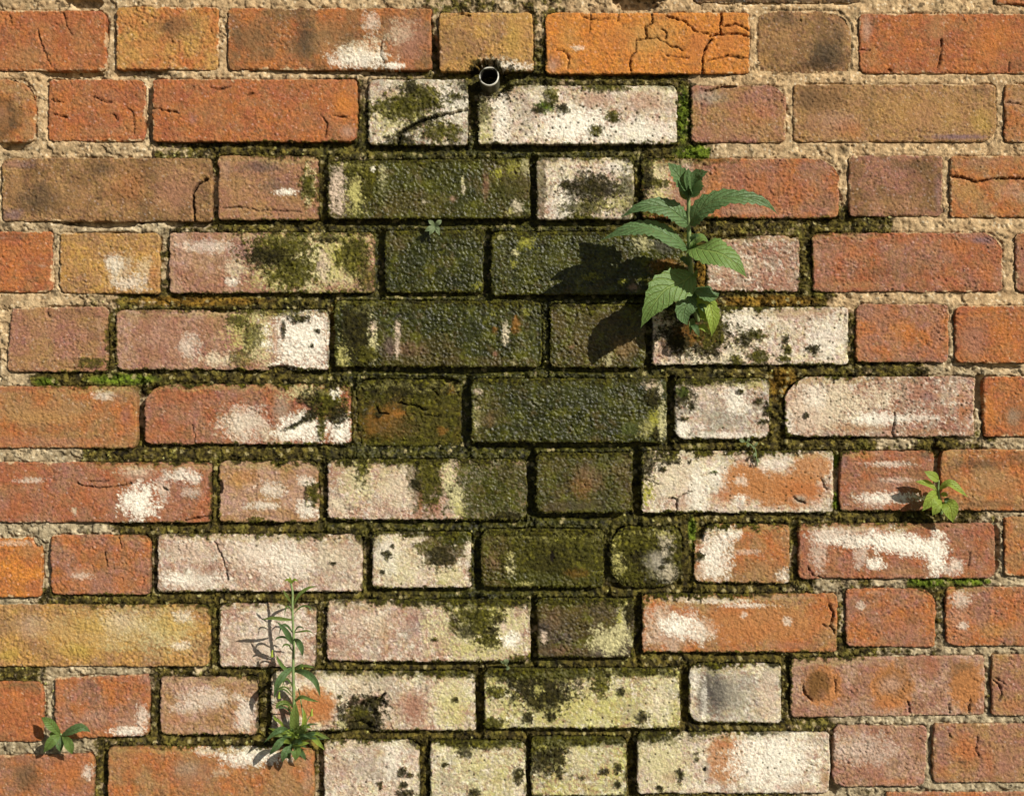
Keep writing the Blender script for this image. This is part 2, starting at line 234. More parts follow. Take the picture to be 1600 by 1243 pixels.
# course 6
br(-102, 603, 214, 699, ('rorg', 'tan'), .5, [('tan', 70, 645, 110, 24, .8), ('och', 60, 652, 80, 14, .35), ('red', 60, 607, 120, 8, .7), ('rpk', 60, 690, 120, 12, .5), ('red', 202, 660, 12, 36, .6), ('plm', 195, 650, 10, 18, .4), ('wht', 163, 618, 16, 7, .45), ('rpk', 182, 620, 16, 14, .4), ('brn', 90, 668, 90, 8, .35)], rad=(5, 6, 6, 5), label='orange brick with a lengthwise ochre band at the left edge of the view')
br(226, 600, 548, 693, ('red', 'rpk'), .7, [('rorg', 250, 680, 40, 20, .4), ('red', 290, 620, 30, 20, .5), ('cre', 375, 665, 46, 34, .5), ('wht', 385, 662, 34, 26, .45), ('gre', 440, 640, 18, 36, .55), ('cre', 440, 680, 40, 14, .7), ('wht', 475, 670, 40, 22, 1), ('wht', 532, 672, 16, 26, 1), ('pyl', 485, 615, 44, 16, .85), ('mod', 500, 625, 24, 14), ('mod', 492, 645, 18, 7, 1, -30), ('mos', 520, 632, 18, 16), ('mod', 528, 648, 12, 12), ('wht', 525, 612, 8, 10, .9), ('mos', 503, 665, 5, 20), ('mod', 465, 662, 20, 3, 1, -25)], rad=(30, 8, 5, 10), cracks=[([(300, 664), (305, 680), (304, 692)], 1.4, 1.4)], label='red brick with moss and white crust on its right end')
br(558, 592, 720, 696, ('mos', 'alb'), .9, [('rus', 600, 660, 46, 34, .6), ('alb', 650, 670, 50, 20, .5), ('org', 620, 645, 16, 8, .35), ('rus', 700, 605, 16, 14, .6), ('mod', 640, 605, 70, 12), ('mos', 680, 650, 30, 30, .7), ('rus', 690, 672, 10, 10, .6), ('mod', 590, 645, 6, 6), ('mos', 630, 690, 50, 8, .6)],
   cracks=[([(622, 629), (642, 632), (665, 640)], 4, 4), ([(588, 635), (592, 645), (606, 646)], 3, 3), ([(676, 608), (684, 618)], 2.5, 2.5), ([(664, 648), (684, 650)], 2, 2)], off=-3.5, rad=(16, 10, 10, 10), bow=5, label='crumbling rusty brown brick under dark moss')
br(737, 591, 1042, 690, ('alg', 'ald'), .9, [('ald', 880, 640, 90, 36, .5), ('ppw', 748, 612, 8, 6, .9), ('ppw', 747, 637, 6, 4, .9), ('cre', 745, 663, 5, 6, .9), ('yel', 745, 645, 10, 30, .4), ('tan', 766, 655, 9, 16, .5), ('alb', 765, 640, 20, 26, .5), ('ppw', 1018, 600, 16, 9, .9), ('cre', 1030, 612, 7, 12, .8), ('pyl', 1034, 660, 9, 34, .9), ('yl2', 1022, 655, 9, 22, .8), ('yel', 1010, 670, 14, 16, .5), ('mod', 1024, 678, 5, 8), ('mod', 1020, 622, 9, 12), ('mgr', 985, 670, 12, 9, .4)], rad=(10, 8, 5, 6), label='long dark green brick with lichen at its right end, above centre of the lower half')
br(1055, 591, 1202, 685, ('ppw', 'gre'), .4, [('gre', 1120, 645, 44, 30, .35), ('wht', 1150, 625, 16, 20, .8), ('wht', 1065, 672, 12, 14, .8), ('wht', 1130, 680, 50, 5, .6), ('mod', 1068, 616, 12, 14), ('mgr', 1066, 612, 9, 8, .6), ('mod', 1080, 634, 4, 6), ('mod', 1068, 654, 7, 3), ('mod', 1086, 596, 22, 6), ('yel', 1180, 600, 22, 9, .7), ('mod', 1184, 627, 6, 5), ('mod', 1198, 640, 5, 10), ('mod', 1194, 658, 9, 3), ('mod', 1156, 611, 5, 3)], rad=(8, 8, 10, 14), pits=.3)
br(1227, 588, 1523, 681, ('pnk', 'rpk'), .75, [('cre', 1300, 635, 90, 50, .85), ('ppw', 1260, 640, 34, 50, .8), ('wht', 1275, 620, 16, 20, .5), ('wht', 1370, 655, 40, 10, .8), ('wht', 1430, 652, 34, 5, .6), ('cre', 1380, 615, 36, 24, .5), ('tan', 1340, 668, 70, 9, .6), ('tan', 1450, 675, 60, 7, .5), ('rpk', 1440, 615, 40, 22, .7), ('plm', 1450, 620, 14, 10, .5), ('rorg', 1505, 640, 14, 34, .5), ('wht', 1232, 665, 7, 20, .6), ('mod', 1260, 648, 4, 4)],
   cracks=[([(1397, 645), (1398, 660), (1394, 676), (1398, 682)], 2.2, 2.4)], rad=(34, 6, 8, 10), pits=.6, label='pale pink brick with a cut off upper left corner and a short crack')
br(1537, 588, 1700, 681, ('red', 'rorg'), .6, [('org', 1548, 640, 12, 40, .5), ('brn', 1585, 650, 22, 26, .7), ('gre', 1585, 650, 16, 16, .35)], rad=(6, 6, 6, 6))
# course 7
br(-4, 722, 329, 815, ('red', 'rpk'), .5, [('red', 40, 790, 60, 26, .4), ('rorg', 150, 770, 40, 24, .35), ('red', 260, 790, 40, 20, .4), ('pnk', 215, 742, 34, 13, .85), ('wht', 219, 785, 26, 28, 1), ('wht', 285, 742, 22, 10, .7), ('wht', 305, 748, 10, 8, .6), ('cre', 210, 735, 46, 8, .5), ('wht', 255, 760, 10, 22, .4), ('wht', 300, 768, 14, 8, .35), ('cre', 116, 798, 5, 7, .7), ('wht', 48, 750, 20, 4, .4), ('pnk', 300, 730, 30, 6, .5)],
   cracks=[([(120, 756), (150, 762), (180, 760), (205, 755)], 1.5, 1.6), ([(140, 752), (170, 752)], 1.2, 1.2), ([(255, 762), (262, 765)], 1.5, 1.5), ([(290, 812), (328, 806)], 1.8, 2)], rad=(5, 5, 5, 5), label='dark red brick with a square bright white patch')
br(342, 720, 497, 815, ('tan', 'pnk'), .45, [('och', 372, 750, 30, 22, .55), ('rorg', 385, 745, 26, 14, .3), ('pnk', 470, 760, 26, 40, .6), ('wht', 425, 765, 20, 12, .55), ('wht', 410, 790, 26, 6, .6), ('wht', 480, 795, 16, 14, .8), ('wht', 478, 752, 12, 8, .7), ('mos', 490, 770, 9, 14), ('mos', 402, 813, 12, 5), ('tan', 445, 800, 24, 16, .4)], rad=(10, 14, 8, 5), chips=[(343, 762, 5, 12, 5), (432, 722, 5, 7, 4)])
br(512, 717, 823, 811, ('pnk', 'ppw'), .5, [('pyl', 560, 750, 34, 40, .7), ('cre', 530, 790, 20, 18, .8), ('pnk', 522, 800, 12, 10, .6), ('cre', 620, 760, 40, 44, .65), ('pyl', 600, 745, 10, 30, .4), ('mos', 566, 722, 8, 22), ('alg', 640, 716, 40, 8), ('red', 657, 780, 6, 34, .9), ('rpk', 680, 795, 26, 20, .9), ('alb', 665, 755, 22, 40, .7), ('mos', 672, 745, 16, 32), ('alg', 775, 765, 62, 64, 1), ('pyl', 700, 745, 11, 28), ('pyl', 713, 780, 12, 26), ('yel', 718, 800, 9, 16, .8), ('pnk', 810, 722, 12, 5, .6), ('mod', 650, 756, 7, 7), ('mod', 792, 806, 18, 7), ('alb', 800, 740, 20, 16, .4)], rad=(12, 8, 12, 8), label='brick half pale and half dark green with pointed moss drips from its top edge')
br(838, 707, 988, 800, ('alb', 'alg'), .85, [('rpk', 920, 745, 30, 30, .3), ('rus', 910, 760, 20, 24, .3), ('alg', 865, 730, 26, 26, .4), ('dbr', 900, 790, 60, 10, .5)], rad=(8, 6, 14, 14), label='square olive brown brick with sharp dark joints on all sides')
br(1003, 704, 1302, 800, ('ppw', 'cre'), .4, [('cre', 1060, 745, 60, 54, .7), ('orc', 1165, 750, 44, 34, 1), ('orc', 1225, 765, 66, 34, 1), ('rorg', 1255, 768, 50, 32, .8), ('orc', 1268, 730, 36, 28, .9), ('rorg', 1130, 775, 22, 18, .8), ('pnk', 1190, 715, 44, 12, .6), ('wht', 1205, 722, 30, 12, .5), ('pnk', 1072, 785, 16, 14, .7), ('wht', 1090, 770, 14, 40, .7), ('wht', 1156, 779, 8, 7), ('rorg', 1156, 779, 4, 3, .8), ('wht', 1120, 745, 14, 20, .6), ('wht', 1158, 750, 10, 8, .5), ('gre', 1250, 780, 20, 10, .8), ('cre', 1170, 798, 60, 4, .7), ('yl2', 1010, 770, 12, 20), ('mod', 1005, 720, 16, 24), ('mod', 1048, 716, 12, 8), ('mod', 1036, 733, 5, 4), ('mod', 1078, 721, 3, 3), ('mod', 1180, 716, 4, 8, 1, 0), ('mgr', 1115, 737, 5, 2)],
   cracks=[([(1008, 748), (1020, 752), (1028, 758)], 1.8, 2), ([(1045, 778), (1058, 780), (1057, 800)], 2, 2.4), ([(1058, 780), (1068, 772), (1080, 768)], 1.5, 1.6), ([(1240, 776), (1256, 786)], 3.6, 3), ([(1282, 748), (1292, 765)], 1.6, 1.6), ([(1245, 706), (1246, 714)], 2, 2)], rad=(10, 6, 6, 6), pits=.4, label='brick with cream left half and orange right half with white rings')
br(1313, 704, 1459, 797, ('rpk', 'red'), .5, [('wht', 1390, 777, 46, 8, .8), ('wht', 1365, 782, 20, 10, .4), ('wht', 1390, 725, 34, 4, .5), ('rorg', 1350, 712, 30, 8, .6), ('wht', 1400, 750, 26, 4, .35), ('plm', 1320, 720, 8, 16, .5), ('dgr', 1445, 712, 12, 9, .6), ('brn', 1435, 740, 16, 16, .5), ('pnk', 1380, 760, 50, 20, .3)], rad=(6, 10, 5, 6))
br(1470, 702, 1780, 797, ('tan', 'rorg'), .55, [('dbr', 1530, 724, 60, 12, .65), ('dbr', 1590, 715, 40, 14, .4), ('brn', 1540, 787, 80, 8, .8), ('tan', 1550, 755, 70, 24, .7), ('rorg', 1590, 760, 30, 22, .45), ('brn', 1482, 750, 12, 30, .5)], rad=(12, 6, 6, 6))
# course 8
br(-255, 840, 66, 932, ('org', 'rorg'), .35, [('tan', 45, 860, 24, 18, .5), ('red', 55, 915, 18, 14, .5), ('wht', 20, 848, 30, 4, .3)], chips=[(60, 845, 9, 9, 7), (15, 836, 40, 5, 5)], rad=(5, 14, 8, 5))
br(80, 835, 235, 928, ('rorg', 'rpk'), .65, [('pnk', 125, 895, 30, 14, .5), ('rpk', 150, 910, 60, 14, .5), ('wht', 128, 900, 14, 5, .35), ('brn', 150, 870, 30, 12, .35), ('rorg', 190, 905, 20, 12, .5)], cracks=[([(163, 860), (166, 872), (168, 885)], 1.4, 1.4), ([(186, 838), (190, 855)], 1.4, 1.4)], rad=(6, 14, 6, 12))
br(247, 834, 566, 923, ('pnk', 'ppw'), .55, [('ppw', 300, 860, 46, 22, .6), ('wht', 305, 905, 46, 14, .55), ('rpk', 320, 890, 22, 12, .5), ('wht', 275, 905, 20, 9, .6), ('ppw', 420, 870, 80, 40, .7), ('wht', 450, 880, 34, 30, .6), ('wht', 400, 860, 26, 20, .4), ('pnk', 425, 890, 20, 14, .4), ('gre', 525, 880, 46, 40, .4), ('cre', 525, 870, 50, 30, .6), ('cre', 545, 915, 26, 8, .6), ('mod', 497, 840, 6, 3), ('mod', 520, 880, 5, 2.5), ('dbr', 401, 852, 3, 3), ('rus', 252, 848, 7, 8, .5)],
   cracks=[([(335, 845), (345, 865), (352, 885), (356, 905)], 1.6, 2)], rad=(8, 8, 5, 6), label='long whitish pink brick above the tip of the tall thin weed')
br(582, 830, 736, 917, ('cre', 'ppw'), .4, [('pyl', 620, 880, 44, 44, .5), ('wht', 605, 865, 20, 26, .5), ('pyl', 700, 900, 34, 22, .8), ('alb', 692, 852, 34, 22, 1), ('mod', 690, 870, 16, 14, .9), ('alg', 715, 838, 24, 12), ('mod', 605, 866, 7, 6), ('mod', 614, 852, 3, 3), ('mod', 598, 893, 4, 3), ('yl2', 690, 910, 9, 5, .5), ('cre', 712, 851, 4, 2, .9), ('mos', 585, 845, 9, 12, .5)], rad=(8, 8, 5, 6), pits=.2)
br(752, 826, 943, 916, ('alg', 'mos'), .85, [('alb', 775, 870, 24, 40, .9), ('rpk', 770, 875, 14, 20, .25), ('pyl', 797, 882, 9, 20), ('yel', 798, 868, 6, 8, .7), ('pyl', 852, 840, 5, 6, .9), ('mos', 880, 870, 70, 46, .9), ('mod', 865, 875, 30, 20, .6), ('alg', 840, 905, 60, 10, .7), ('yel', 820, 912, 14, 4, .8), ('rus', 900, 895, 24, 9, .35), ('drk', 863, 868, 4, 9)], rad=(14, 12, 10, 10))
br(955, 822, 1065, 916, ('mos', 'mod'), .9, [('gre', 1030, 880, 26, 28, .9), ('cre', 1040, 845, 14, 24, .7), ('cre', 1045, 895, 18, 16, .6), ('yel', 963, 860, 9, 22), ('yel', 970, 890, 12, 14, .8), ('mod', 994, 868, 7, 7), ('mod', 1042, 875, 5, 4), ('mod', 1030, 855, 4, 4), ('mos', 985, 900, 14, 9), ('mos', 985, 845, 26, 14), ('mod', 1035, 886, 4, 3), ('yel', 1035, 832, 14, 5, .5)], rad=(26, 14, 26, 22), bow=4, label='small rounded mossy brick with a pale grey patch')
br(1085, 818, 1234, 910, ('rorg', 'tan'), .5, [('ppw', 1105, 870, 26, 44, 1), ('wht', 1120, 865, 22, 40, .8), ('wht', 1142, 832, 16, 12, .8), ('tan', 1190, 890, 36, 16, .6), ('wht', 1165, 862, 22, 4, .3), ('wht', 1225, 900, 9, 10, .6), ('mod', 1092, 868, 8, 6), ('brn', 1175, 880, 20, 12, .3)], rad=(28, 12, 8, 14), chips=[(1090, 830, 12, 14, 10)])
br(1248, 817, 1554, 903, ('rpk', 'red'), .6, [('ppw', 1330, 828, 60, 8, .8), ('wht', 1295, 835, 30, 12, .5), ('wht', 1345, 845, 60, 10, .75), ('wht', 1395, 845, 42, 17, 1), ('wht', 1440, 856, 36, 13, 1), ('wht', 1464, 866, 15, 32, 1), ('wht', 1368, 880, 14, 9, .9), ('wht', 1490, 885, 14, 12, .6), ('wht', 1280, 865, 12, 26, .35), ('tan', 1420, 892, 50, 8, .6), ('wht', 1345, 870, 10, 20, .4), ('rorg', 1545, 890, 14, 12, .6)],
   cracks=[([(1262, 885), (1270, 898), (1285, 903)], 1.6, 1.8), ([(1516, 862), (1513, 885)], 1.4, 1.4)], rad=(8, 12, 12, 8), label='brick with a jagged bright white band below the light green seedling')
br(1570, 807, 1722, 899, ('rorg', 'tan'), .65, rad=(6, 6, 6, 6))
# course 9
br(-6, 944, 328, 1040, ('och', 'tan'), .8, [('vyl', 160, 990, 150, 40, .3), ('gre', 60, 975, 60, 20, .4), ('pnk', 190, 970, 26, 16, .6),  ('pyl', 180, 985, 120, 34, .45), ('pyl', 260, 985, 60, 44, .35), ('och', 130, 985, 110, 40, .6), ('vyl', 120, 1015, 34, 16, .75), ('vyl', 14, 1022, 22, 14, .75), ('vyl', 150, 975, 50, 20, .4), ('vyl', 265, 975, 40, 26, .4), ('pnk', 45, 980, 34, 24, .5), ('cre', 190, 970, 50, 30, .35), ('brn', 10, 975, 26, 20, .3), ('wht', 285, 962, 14, 9, .5), ('wht', 282, 1008, 14, 6, .5), ('brn', 55, 1010, 24, 12, .25)], rad=(5, 12, 10, 5), label='long yellow ochre brick at the left edge of the view')
br(343, 942, 493, 1041, ('ppw', 'pnk'), .65, [('wht', 440, 990, 40, 44, .5), ('ppw', 400, 1010, 40, 30, .6), ('pnk', 365, 1000, 20, 30, .4), ('rus', 481, 955, 4, 6, .8), ('rus', 473, 970, 7, 4, .5), ('pnk', 480, 1020, 14, 18, .5), ('cre', 360, 1030, 20, 9, .5)], rad=(12, 6, 6, 8))
br(511, 936, 829, 1032, ('pnk', 'ppw'), .5, [('ppw', 560, 970, 40, 26, .5), ('rpk', 530, 1005, 24, 20, .6), ('rpk', 640, 960, 22, 30, .5), ('tan', 600, 990, 10, 36, .6), ('plm', 650, 975, 20, 20, .35), ('cre', 590, 975, 30, 30, .4), ('pyl', 750, 980, 90, 62, 1), ('yel', 745, 1010, 60, 16, .7), ('yl2', 765, 960, 26, 16, .8), ('pnk', 690, 1005, 20, 14, .5), ('mos', 738, 960, 22, 12), ('mod', 730, 985, 14, 8, .9), ('mos', 752, 975, 14, 16), ('mos', 765, 1000, 16, 8), ('mod', 780, 965, 9, 7), ('alb', 710, 975, 7, 10), ('mod', 770, 985, 10, 6), ('wht', 798, 998, 13, 13), ('ppw', 787, 978, 9, 9), ('mos', 700, 950, 6, 4), ('alg', 780, 938, 40, 6, .9), ('mos', 812, 1028, 14, 5), ('mos', 680, 998, 4, 3)], rad=(8, 5, 6, 10), label='long brick pink on the left and yellow green lichen with moss on the right')
br(840, 934, 990, 1026, ('alb', 'dbr'), .8, [('rpk', 865, 960, 20, 26, .35), ('rpk', 880, 1015, 30, 10, .3), ('alb', 900, 960, 50, 26, .6), ('pyl', 955, 1000, 37, 28, 1), ('pyl', 972, 970, 9, 30, 1), ('yel', 972, 940, 14, 9, 1), ('ppw', 850, 995, 8, 11), ('yl2', 968, 965, 5, 14, .7), ('mod', 985, 955, 8, 12)], rad=(6, 6, 6, 6), label='dark brown brick with a rounded pale patch at lower right')
br(1004, 927, 1308, 1018, ('tan', 'rorg'), .4, [('ppw', 1040, 975, 44, 50, .85), ('pnk', 1050, 995, 40, 22, .7), ('wht', 1058, 978, 26, 16, 1), ('wht', 1095, 985, 22, 20, .7), ('wht', 1120, 938, 46, 4, .8), ('ppw', 1080, 935, 60, 8, .9), ('orc', 1190, 975, 110, 34, .75), ('rorg', 1150, 950, 40, 14, .5), ('rpk', 1240, 1008, 60, 8, .5), ('wht', 1165, 946, 36, 3, .7), ('wht', 1230, 970, 7, 7, .5), ('rorg', 1280, 980, 24, 30, .35), ('pnk', 1220, 932, 60, 5, .5), ('wht', 1162, 960, 5, 5, .5), ('yl2', 1064, 974, 3, 3, .7)],
   cracks=[([(1296, 945), (1302, 960), (1298, 975), (1304, 990)], 2.6, 2.6), ([(1286, 976), (1298, 980)], 1.4, 1.4), ([(1075, 928), (1075, 938)], 1.8, 2)], rad=(8, 8, 6, 5))
br(1322, 919, 1462, 1010, ('rpk', 'rorg'), .7, [('wht', 1345, 946, 6, 6, .4), ('pnk', 1365, 925, 16, 5, .5), ('rorg', 1400, 980, 40, 20, .35), ('dbr', 1425, 965, 20, 9, .25)], rad=(6, 20, 6, 10))
br(1478, 917, 1790, 1008, ('rorg', 'rpk'), .75, [('wht', 1500, 935, 14, 12, .5), ('pnk', 1500, 970, 26, 30, .4), ('wht', 1505, 977, 9, 6, .5), ('och', 1560, 985, 50, 16, .4)], rad=(8, 6, 6, 12))
# course 10
br(-92, 1064, 68, 1157, ('red', 'rorg'), .4, [('dbr', 30, 1070, 34, 8, .5), ('brn', 55, 1075, 14, 12, .5), ('rorg', 20, 1110, 40, 34, .5)], rad=(5, 14, 5, 5))
br(86, 1056, 233, 1151, ('rpk', 'rorg'), .65, [('rorg', 95, 1090, 10, 40, .5), ('pnk', 200, 1130, 34, 18, .6), ('wht', 200, 1142, 26, 7, .8), ('wht', 222, 1120, 10, 20, .5), ('dbr', 145, 1070, 20, 8, .35), ('pnk', 150, 1120, 40, 16, .4)], rad=(6, 5, 12, 8), cor=((0, 3), (0, -3), (0, -3), (0, 3)))
br(250, 1057, 402, 1146, ('tan', 'pnk'), .75, [('pnk', 320, 1095, 50, 20, .5), ('wht', 325, 1090, 40, 14, .4), ('wht', 385, 1115, 14, 26, .6), ('rorg', 275, 1125, 26, 14, .35), ('wht', 292, 1105, 20, 8, .35)], rad=(6, 6, 6, 14))
br(424, 1048, 743, 1140, ('pnk', 'cre'), .5, [('cre', 560, 1070, 60, 26, .7), ('gre', 590, 1062, 40, 16, .6), ('pnk', 470, 1060, 40, 14, .6), ('wht', 500, 1085, 34, 46, .5), ('pyl', 492, 1100, 38, 38, .6), ('rpk', 448, 1110, 22, 24, .8), ('orc', 490, 1102, 42, 36, 1), ('rorg', 500, 1105, 26, 22, .6), ('rpk', 515, 1128, 16, 12, .4), ('cre', 535, 1125, 10, 20, .8), ('rpk', 645, 1105, 34, 36, .9), ('red', 632, 1090, 14, 14, .3), ('ppw', 600, 1110, 14, 26, .8), ('pyl', 705, 1095, 34, 50, .95), ('yel', 712, 1110, 24, 30, .6), ('alg', 715, 1052, 26, 6, .9), ('yl2', 535, 1130, 8, 7, .8), ('mod', 566, 1116, 27, 23, 1), ('mod', 588, 1096, 14, 7, 1), ('mod', 561, 1138, 24, 12, 1), ('mos', 560, 1112, 12, 8, .6), ('gre', 578, 1108, 5, 5, .9), ('pyl', 536, 1131, 8, 8, .9), ('mod', 531, 1088, 3, 3), ('mod', 712, 1092, 4, 4), ('wht', 460, 1128, 20, 9, .5)],
   chips=[(566, 1116, 25, 20, 5), (588, 1096, 13, 7, 4), (562, 1136, 22, 10, 5)], cracks=[([(590, 1095), (602, 1083)], 4, 5)], rad=(8, 6, 6, 6), label='brick with an orange patch and a hole eaten into its lower edge')
br(757, 1043, 1062, 1136, ('pyl', 'yel'), .5, [('yel', 900, 1100, 110, 36, .7), ('ppw', 905, 1065, 12, 20, .8), ('cre', 1030, 1095, 30, 36, .7), ('ppw', 770, 1105, 20, 16, .5), ('mod', 845, 1065, 46, 26), ('mod', 850, 1090, 26, 16), ('mod', 800, 1052, 40, 10), ('mos', 940, 1065, 10, 16), ('mos', 990, 1050, 30, 5), ('mos', 860, 1048, 60, 8), ('mod', 825, 1120, 7, 8), ('mod', 861, 1118, 7, 6), ('mod', 970, 1080, 6, 6), ('mod', 1003, 1119, 8, 8), ('yel', 770, 1062, 10, 10), ('yel', 840, 1076, 8, 8, .8), ('mos', 775, 1080, 14, 7), ('mod', 1015, 1050, 4, 5), ('mod', 1045, 1050, 14, 5), ('mos', 770, 1130, 14, 9), ('mod', 905, 1052, 20, 8, .7), ('gre', 985, 1110, 20, 20, .4)], rad=(10, 6, 6, 8), pits=.6, label='long pale yellow lichen brick with a dark moss patch spreading from its top')
br(1077, 1036, 1220, 1128, ('cre', 'gre'), .45, [('dgr', 1124, 1085, 34, 50, 1), ('dgr', 1105, 1065, 18, 34, .8), ('gre', 1150, 1085, 34, 44, .7), ('ppw', 1200, 1085, 24, 44, .7), ('wht', 1100, 1095, 5, 34, .6), ('dgr', 1095, 1100, 9, 20, .6), ('wht', 1085, 1060, 9, 16, .6), ('tan', 1190, 1110, 20, 12, .3), ('mod', 1115, 1040, 6, 5)], rad=(14, 6, 6, 16), label='grey header brick with white edges')
br(1236, 1026, 1539, 1118, ('rpk', 'pnk'), .6, [('orc', 1286, 1072, 34, 38, 1), ('dbr', 1276, 1068, 27, 30, .9), ('brc', 1278, 1070, 21, 25, 1), ('rpk', 1285, 1085, 10, 12, .4), ('orc', 1393, 1072, 38, 42, 1), ('brc', 1396, 1066, 31, 27, .5), ('rorg', 1385, 1100, 34, 12, .5), ('pnk', 1392, 1068, 24, 22, .8), ('orc', 1510, 1070, 32, 44, 1), ('dbr', 1505, 1062, 26, 30, .7), ('orc', 1508, 1070, 22, 26, .9), ('brn', 1505, 1040, 26, 7, .8), ('pnk', 1265, 1035, 34, 6, .5), ('red', 1455, 1040, 20, 20, .5)],
   cracks=[([(1255, 1070), (1258, 1085), (1270, 1094)], 2.2, 2.4), ([(1305, 1062), (1306, 1082)], 1.5, 1.6), ([(1420, 1096), (1422, 1112)], 2, 2.2), ([(1516, 1090), (1515, 1112)], 2, 2.2), ([(1484, 1100), (1484, 1114)], 1.6, 1.6)], rad=(6, 6, 6, 6), cor=((0, 2), (0, -3), (0, -2), (0, 2)), label='red brick marked with three round orange scars')
br(1550, 1022, 1702, 1117, ('tan', 'rpk'), .6, [('rorg', 1580, 1100, 30, 14, .4)], cracks=[([(1552, 1062), (1562, 1068), (1565, 1085), (1560, 1094)], 2, 2.2), ([(1556, 1058), (1570, 1068)], 1.6, 1.6)], rad=(6, 6, 6, 6))
# course 11
br(-172, 1179, 146, 1275, ('rpk', 'rorg'), .5, [('brn', 40, 1210, 36, 40, .7), ('dbr', 45, 1215, 24, 26, .45), ('rorg', 110, 1205, 32, 40, .7), ('wht', 138, 1205, 8, 10, .5), ('rpk', 60, 1185, 60, 8, .4)], rad=(5, 8, 5, 5), cor=((0, 4), (0, -2), (0, 0), (0, 0)))
br(169, 1165, 490, 1262, ('rorg', 'tan'), .45, [('rpk', 300, 1210, 50, 30, .5), ('gre', 290, 1200, 34, 14, .3), ('cre', 345, 1205, 16, 10, .4), ('rorg', 200, 1190, 40, 26, .4), ('wht', 325, 1172, 20, 8, .6), ('wht', 400, 1178, 46, 14, .95), ('wht', 375, 1190, 20, 8, .6), ('pnk', 480, 1210, 10, 40, .5), ('tan', 440, 1215, 40, 26, .5)], rad=(12, 14, 5, 5))
br(506, 1155, 655, 1252, ('ppw', 'cre'), .55, [('plm', 560, 1205, 34, 26, .3), ('pnk', 530, 1200, 24, 24, .4), ('wht', 615, 1180, 16, 34, .6), ('gre', 580, 1190, 40, 26, .35), ('tan', 595, 1177, 14, 8, .5), ('mod', 628, 1205, 6, 7), ('mod', 630, 1225, 6, 5), ('mod', 640, 1210, 5, 4), ('mod', 594, 1225, 3, 6), ('mod', 633, 1238, 12, 5)], rad=(12, 16, 5, 5), chips=[(560, 1150, 26, 8, 8)], pits=.4)
br(672, 1156, 821, 1252, ('pyl', 'cre'), .55, [('yel', 740, 1190, 44, 20, .5), ('yel', 780, 1215, 30, 34, .5), ('gre', 700, 1220, 26, 26, .35), ('mod', 727, 1173, 9, 8, .9), ('mod', 695, 1193, 5, 3), ('mod', 810, 1210, 7, 12), ('mos', 760, 1160, 50, 7), ('mod', 742, 1238, 9, 7), ('mos', 712, 1160, 14, 4)], rad=(10, 14, 5, 5), pits=.5)
br(830, 1150, 978, 1242, ('pyl', 'yel'), .5, [('mod', 853, 1186, 26, 18), ('mod', 870, 1168, 12, 10), ('mos', 840, 1158, 14, 10), ('mos', 905, 1155, 46, 6), ('mod', 965, 1155, 14, 7), ('mod', 945, 1205, 7, 4), ('mod', 966, 1198, 5, 7), ('mod', 875, 1213, 3, 4), ('mod', 910, 1214, 4, 3), ('cre', 910, 1190, 26, 24, .4), ('mod', 965, 1225, 5, 5)], rad=(6, 10, 5, 5), pits=.3, label='pale yellow header brick with a round dark moss blotch')
br(996, 1143, 1296, 1238, ('ppw', 'cre'), .5, [('pyl', 1035, 1190, 50, 56, .85), ('rpk', 1045, 1215, 20, 16, .4), ('orc', 1134, 1185, 32, 46, .8), ('rorg', 1140, 1160, 40, 12, .6), ('wht', 1205, 1185, 60, 50, .85), ('tan', 1290, 1215, 10, 26, .8), ('pnk', 1250, 1230, 40, 8, .6), ('rpk', 1262, 1178, 10, 14, .35), ('mod', 1063, 1210, 5, 10), ('mod', 1018, 1148, 34, 7), ('drk', 1101, 1201, 3.5, 3.5), ('mod', 1089, 1184, 3, 3), ('mod', 1088, 1176, 3, 2), ('mod', 1031, 1230, 5, 4), ('wht', 1110, 1230, 20, 5, .4)], rad=(8, 5, 6, 6), pits=.3)
br(1302, 1133, 1447, 1227, ('rpk', 'pnk'), .8, [('rpk', 1370, 1180, 60, 36, .5), ('wht', 1350, 1170, 46, 22, .3), ('rorg', 1400, 1220, 40, 7, .5), ('dbr', 1400, 1190, 20, 12, .25)], rad=(10, 6, 14, 14))
br(1458, 1130, 1770, 1221, ('tan', 'rpk'), .55, [('rorg', 1508, 1170, 32, 36, .8), ('plm', 1470, 1160, 14, 26, .4), ('rorg', 1475, 1205, 20, 14, .5), ('dbr', 1503, 1190, 8, 6, .7), ('rpk', 1575, 1190, 30, 34, .5), ('rorg', 1545, 1190, 12, 30, .5)], cracks=[([(1527, 1150), (1524, 1170), (1530, 1180)], 1.4, 1.4), ([(1480, 1142), (1486, 1152)], 1.4, 1.4)], rad=(6, 6, 6, 8))
# course 12
br(1385, 1237, 1705, 1332, ('rpk', 'rorg'), .6)

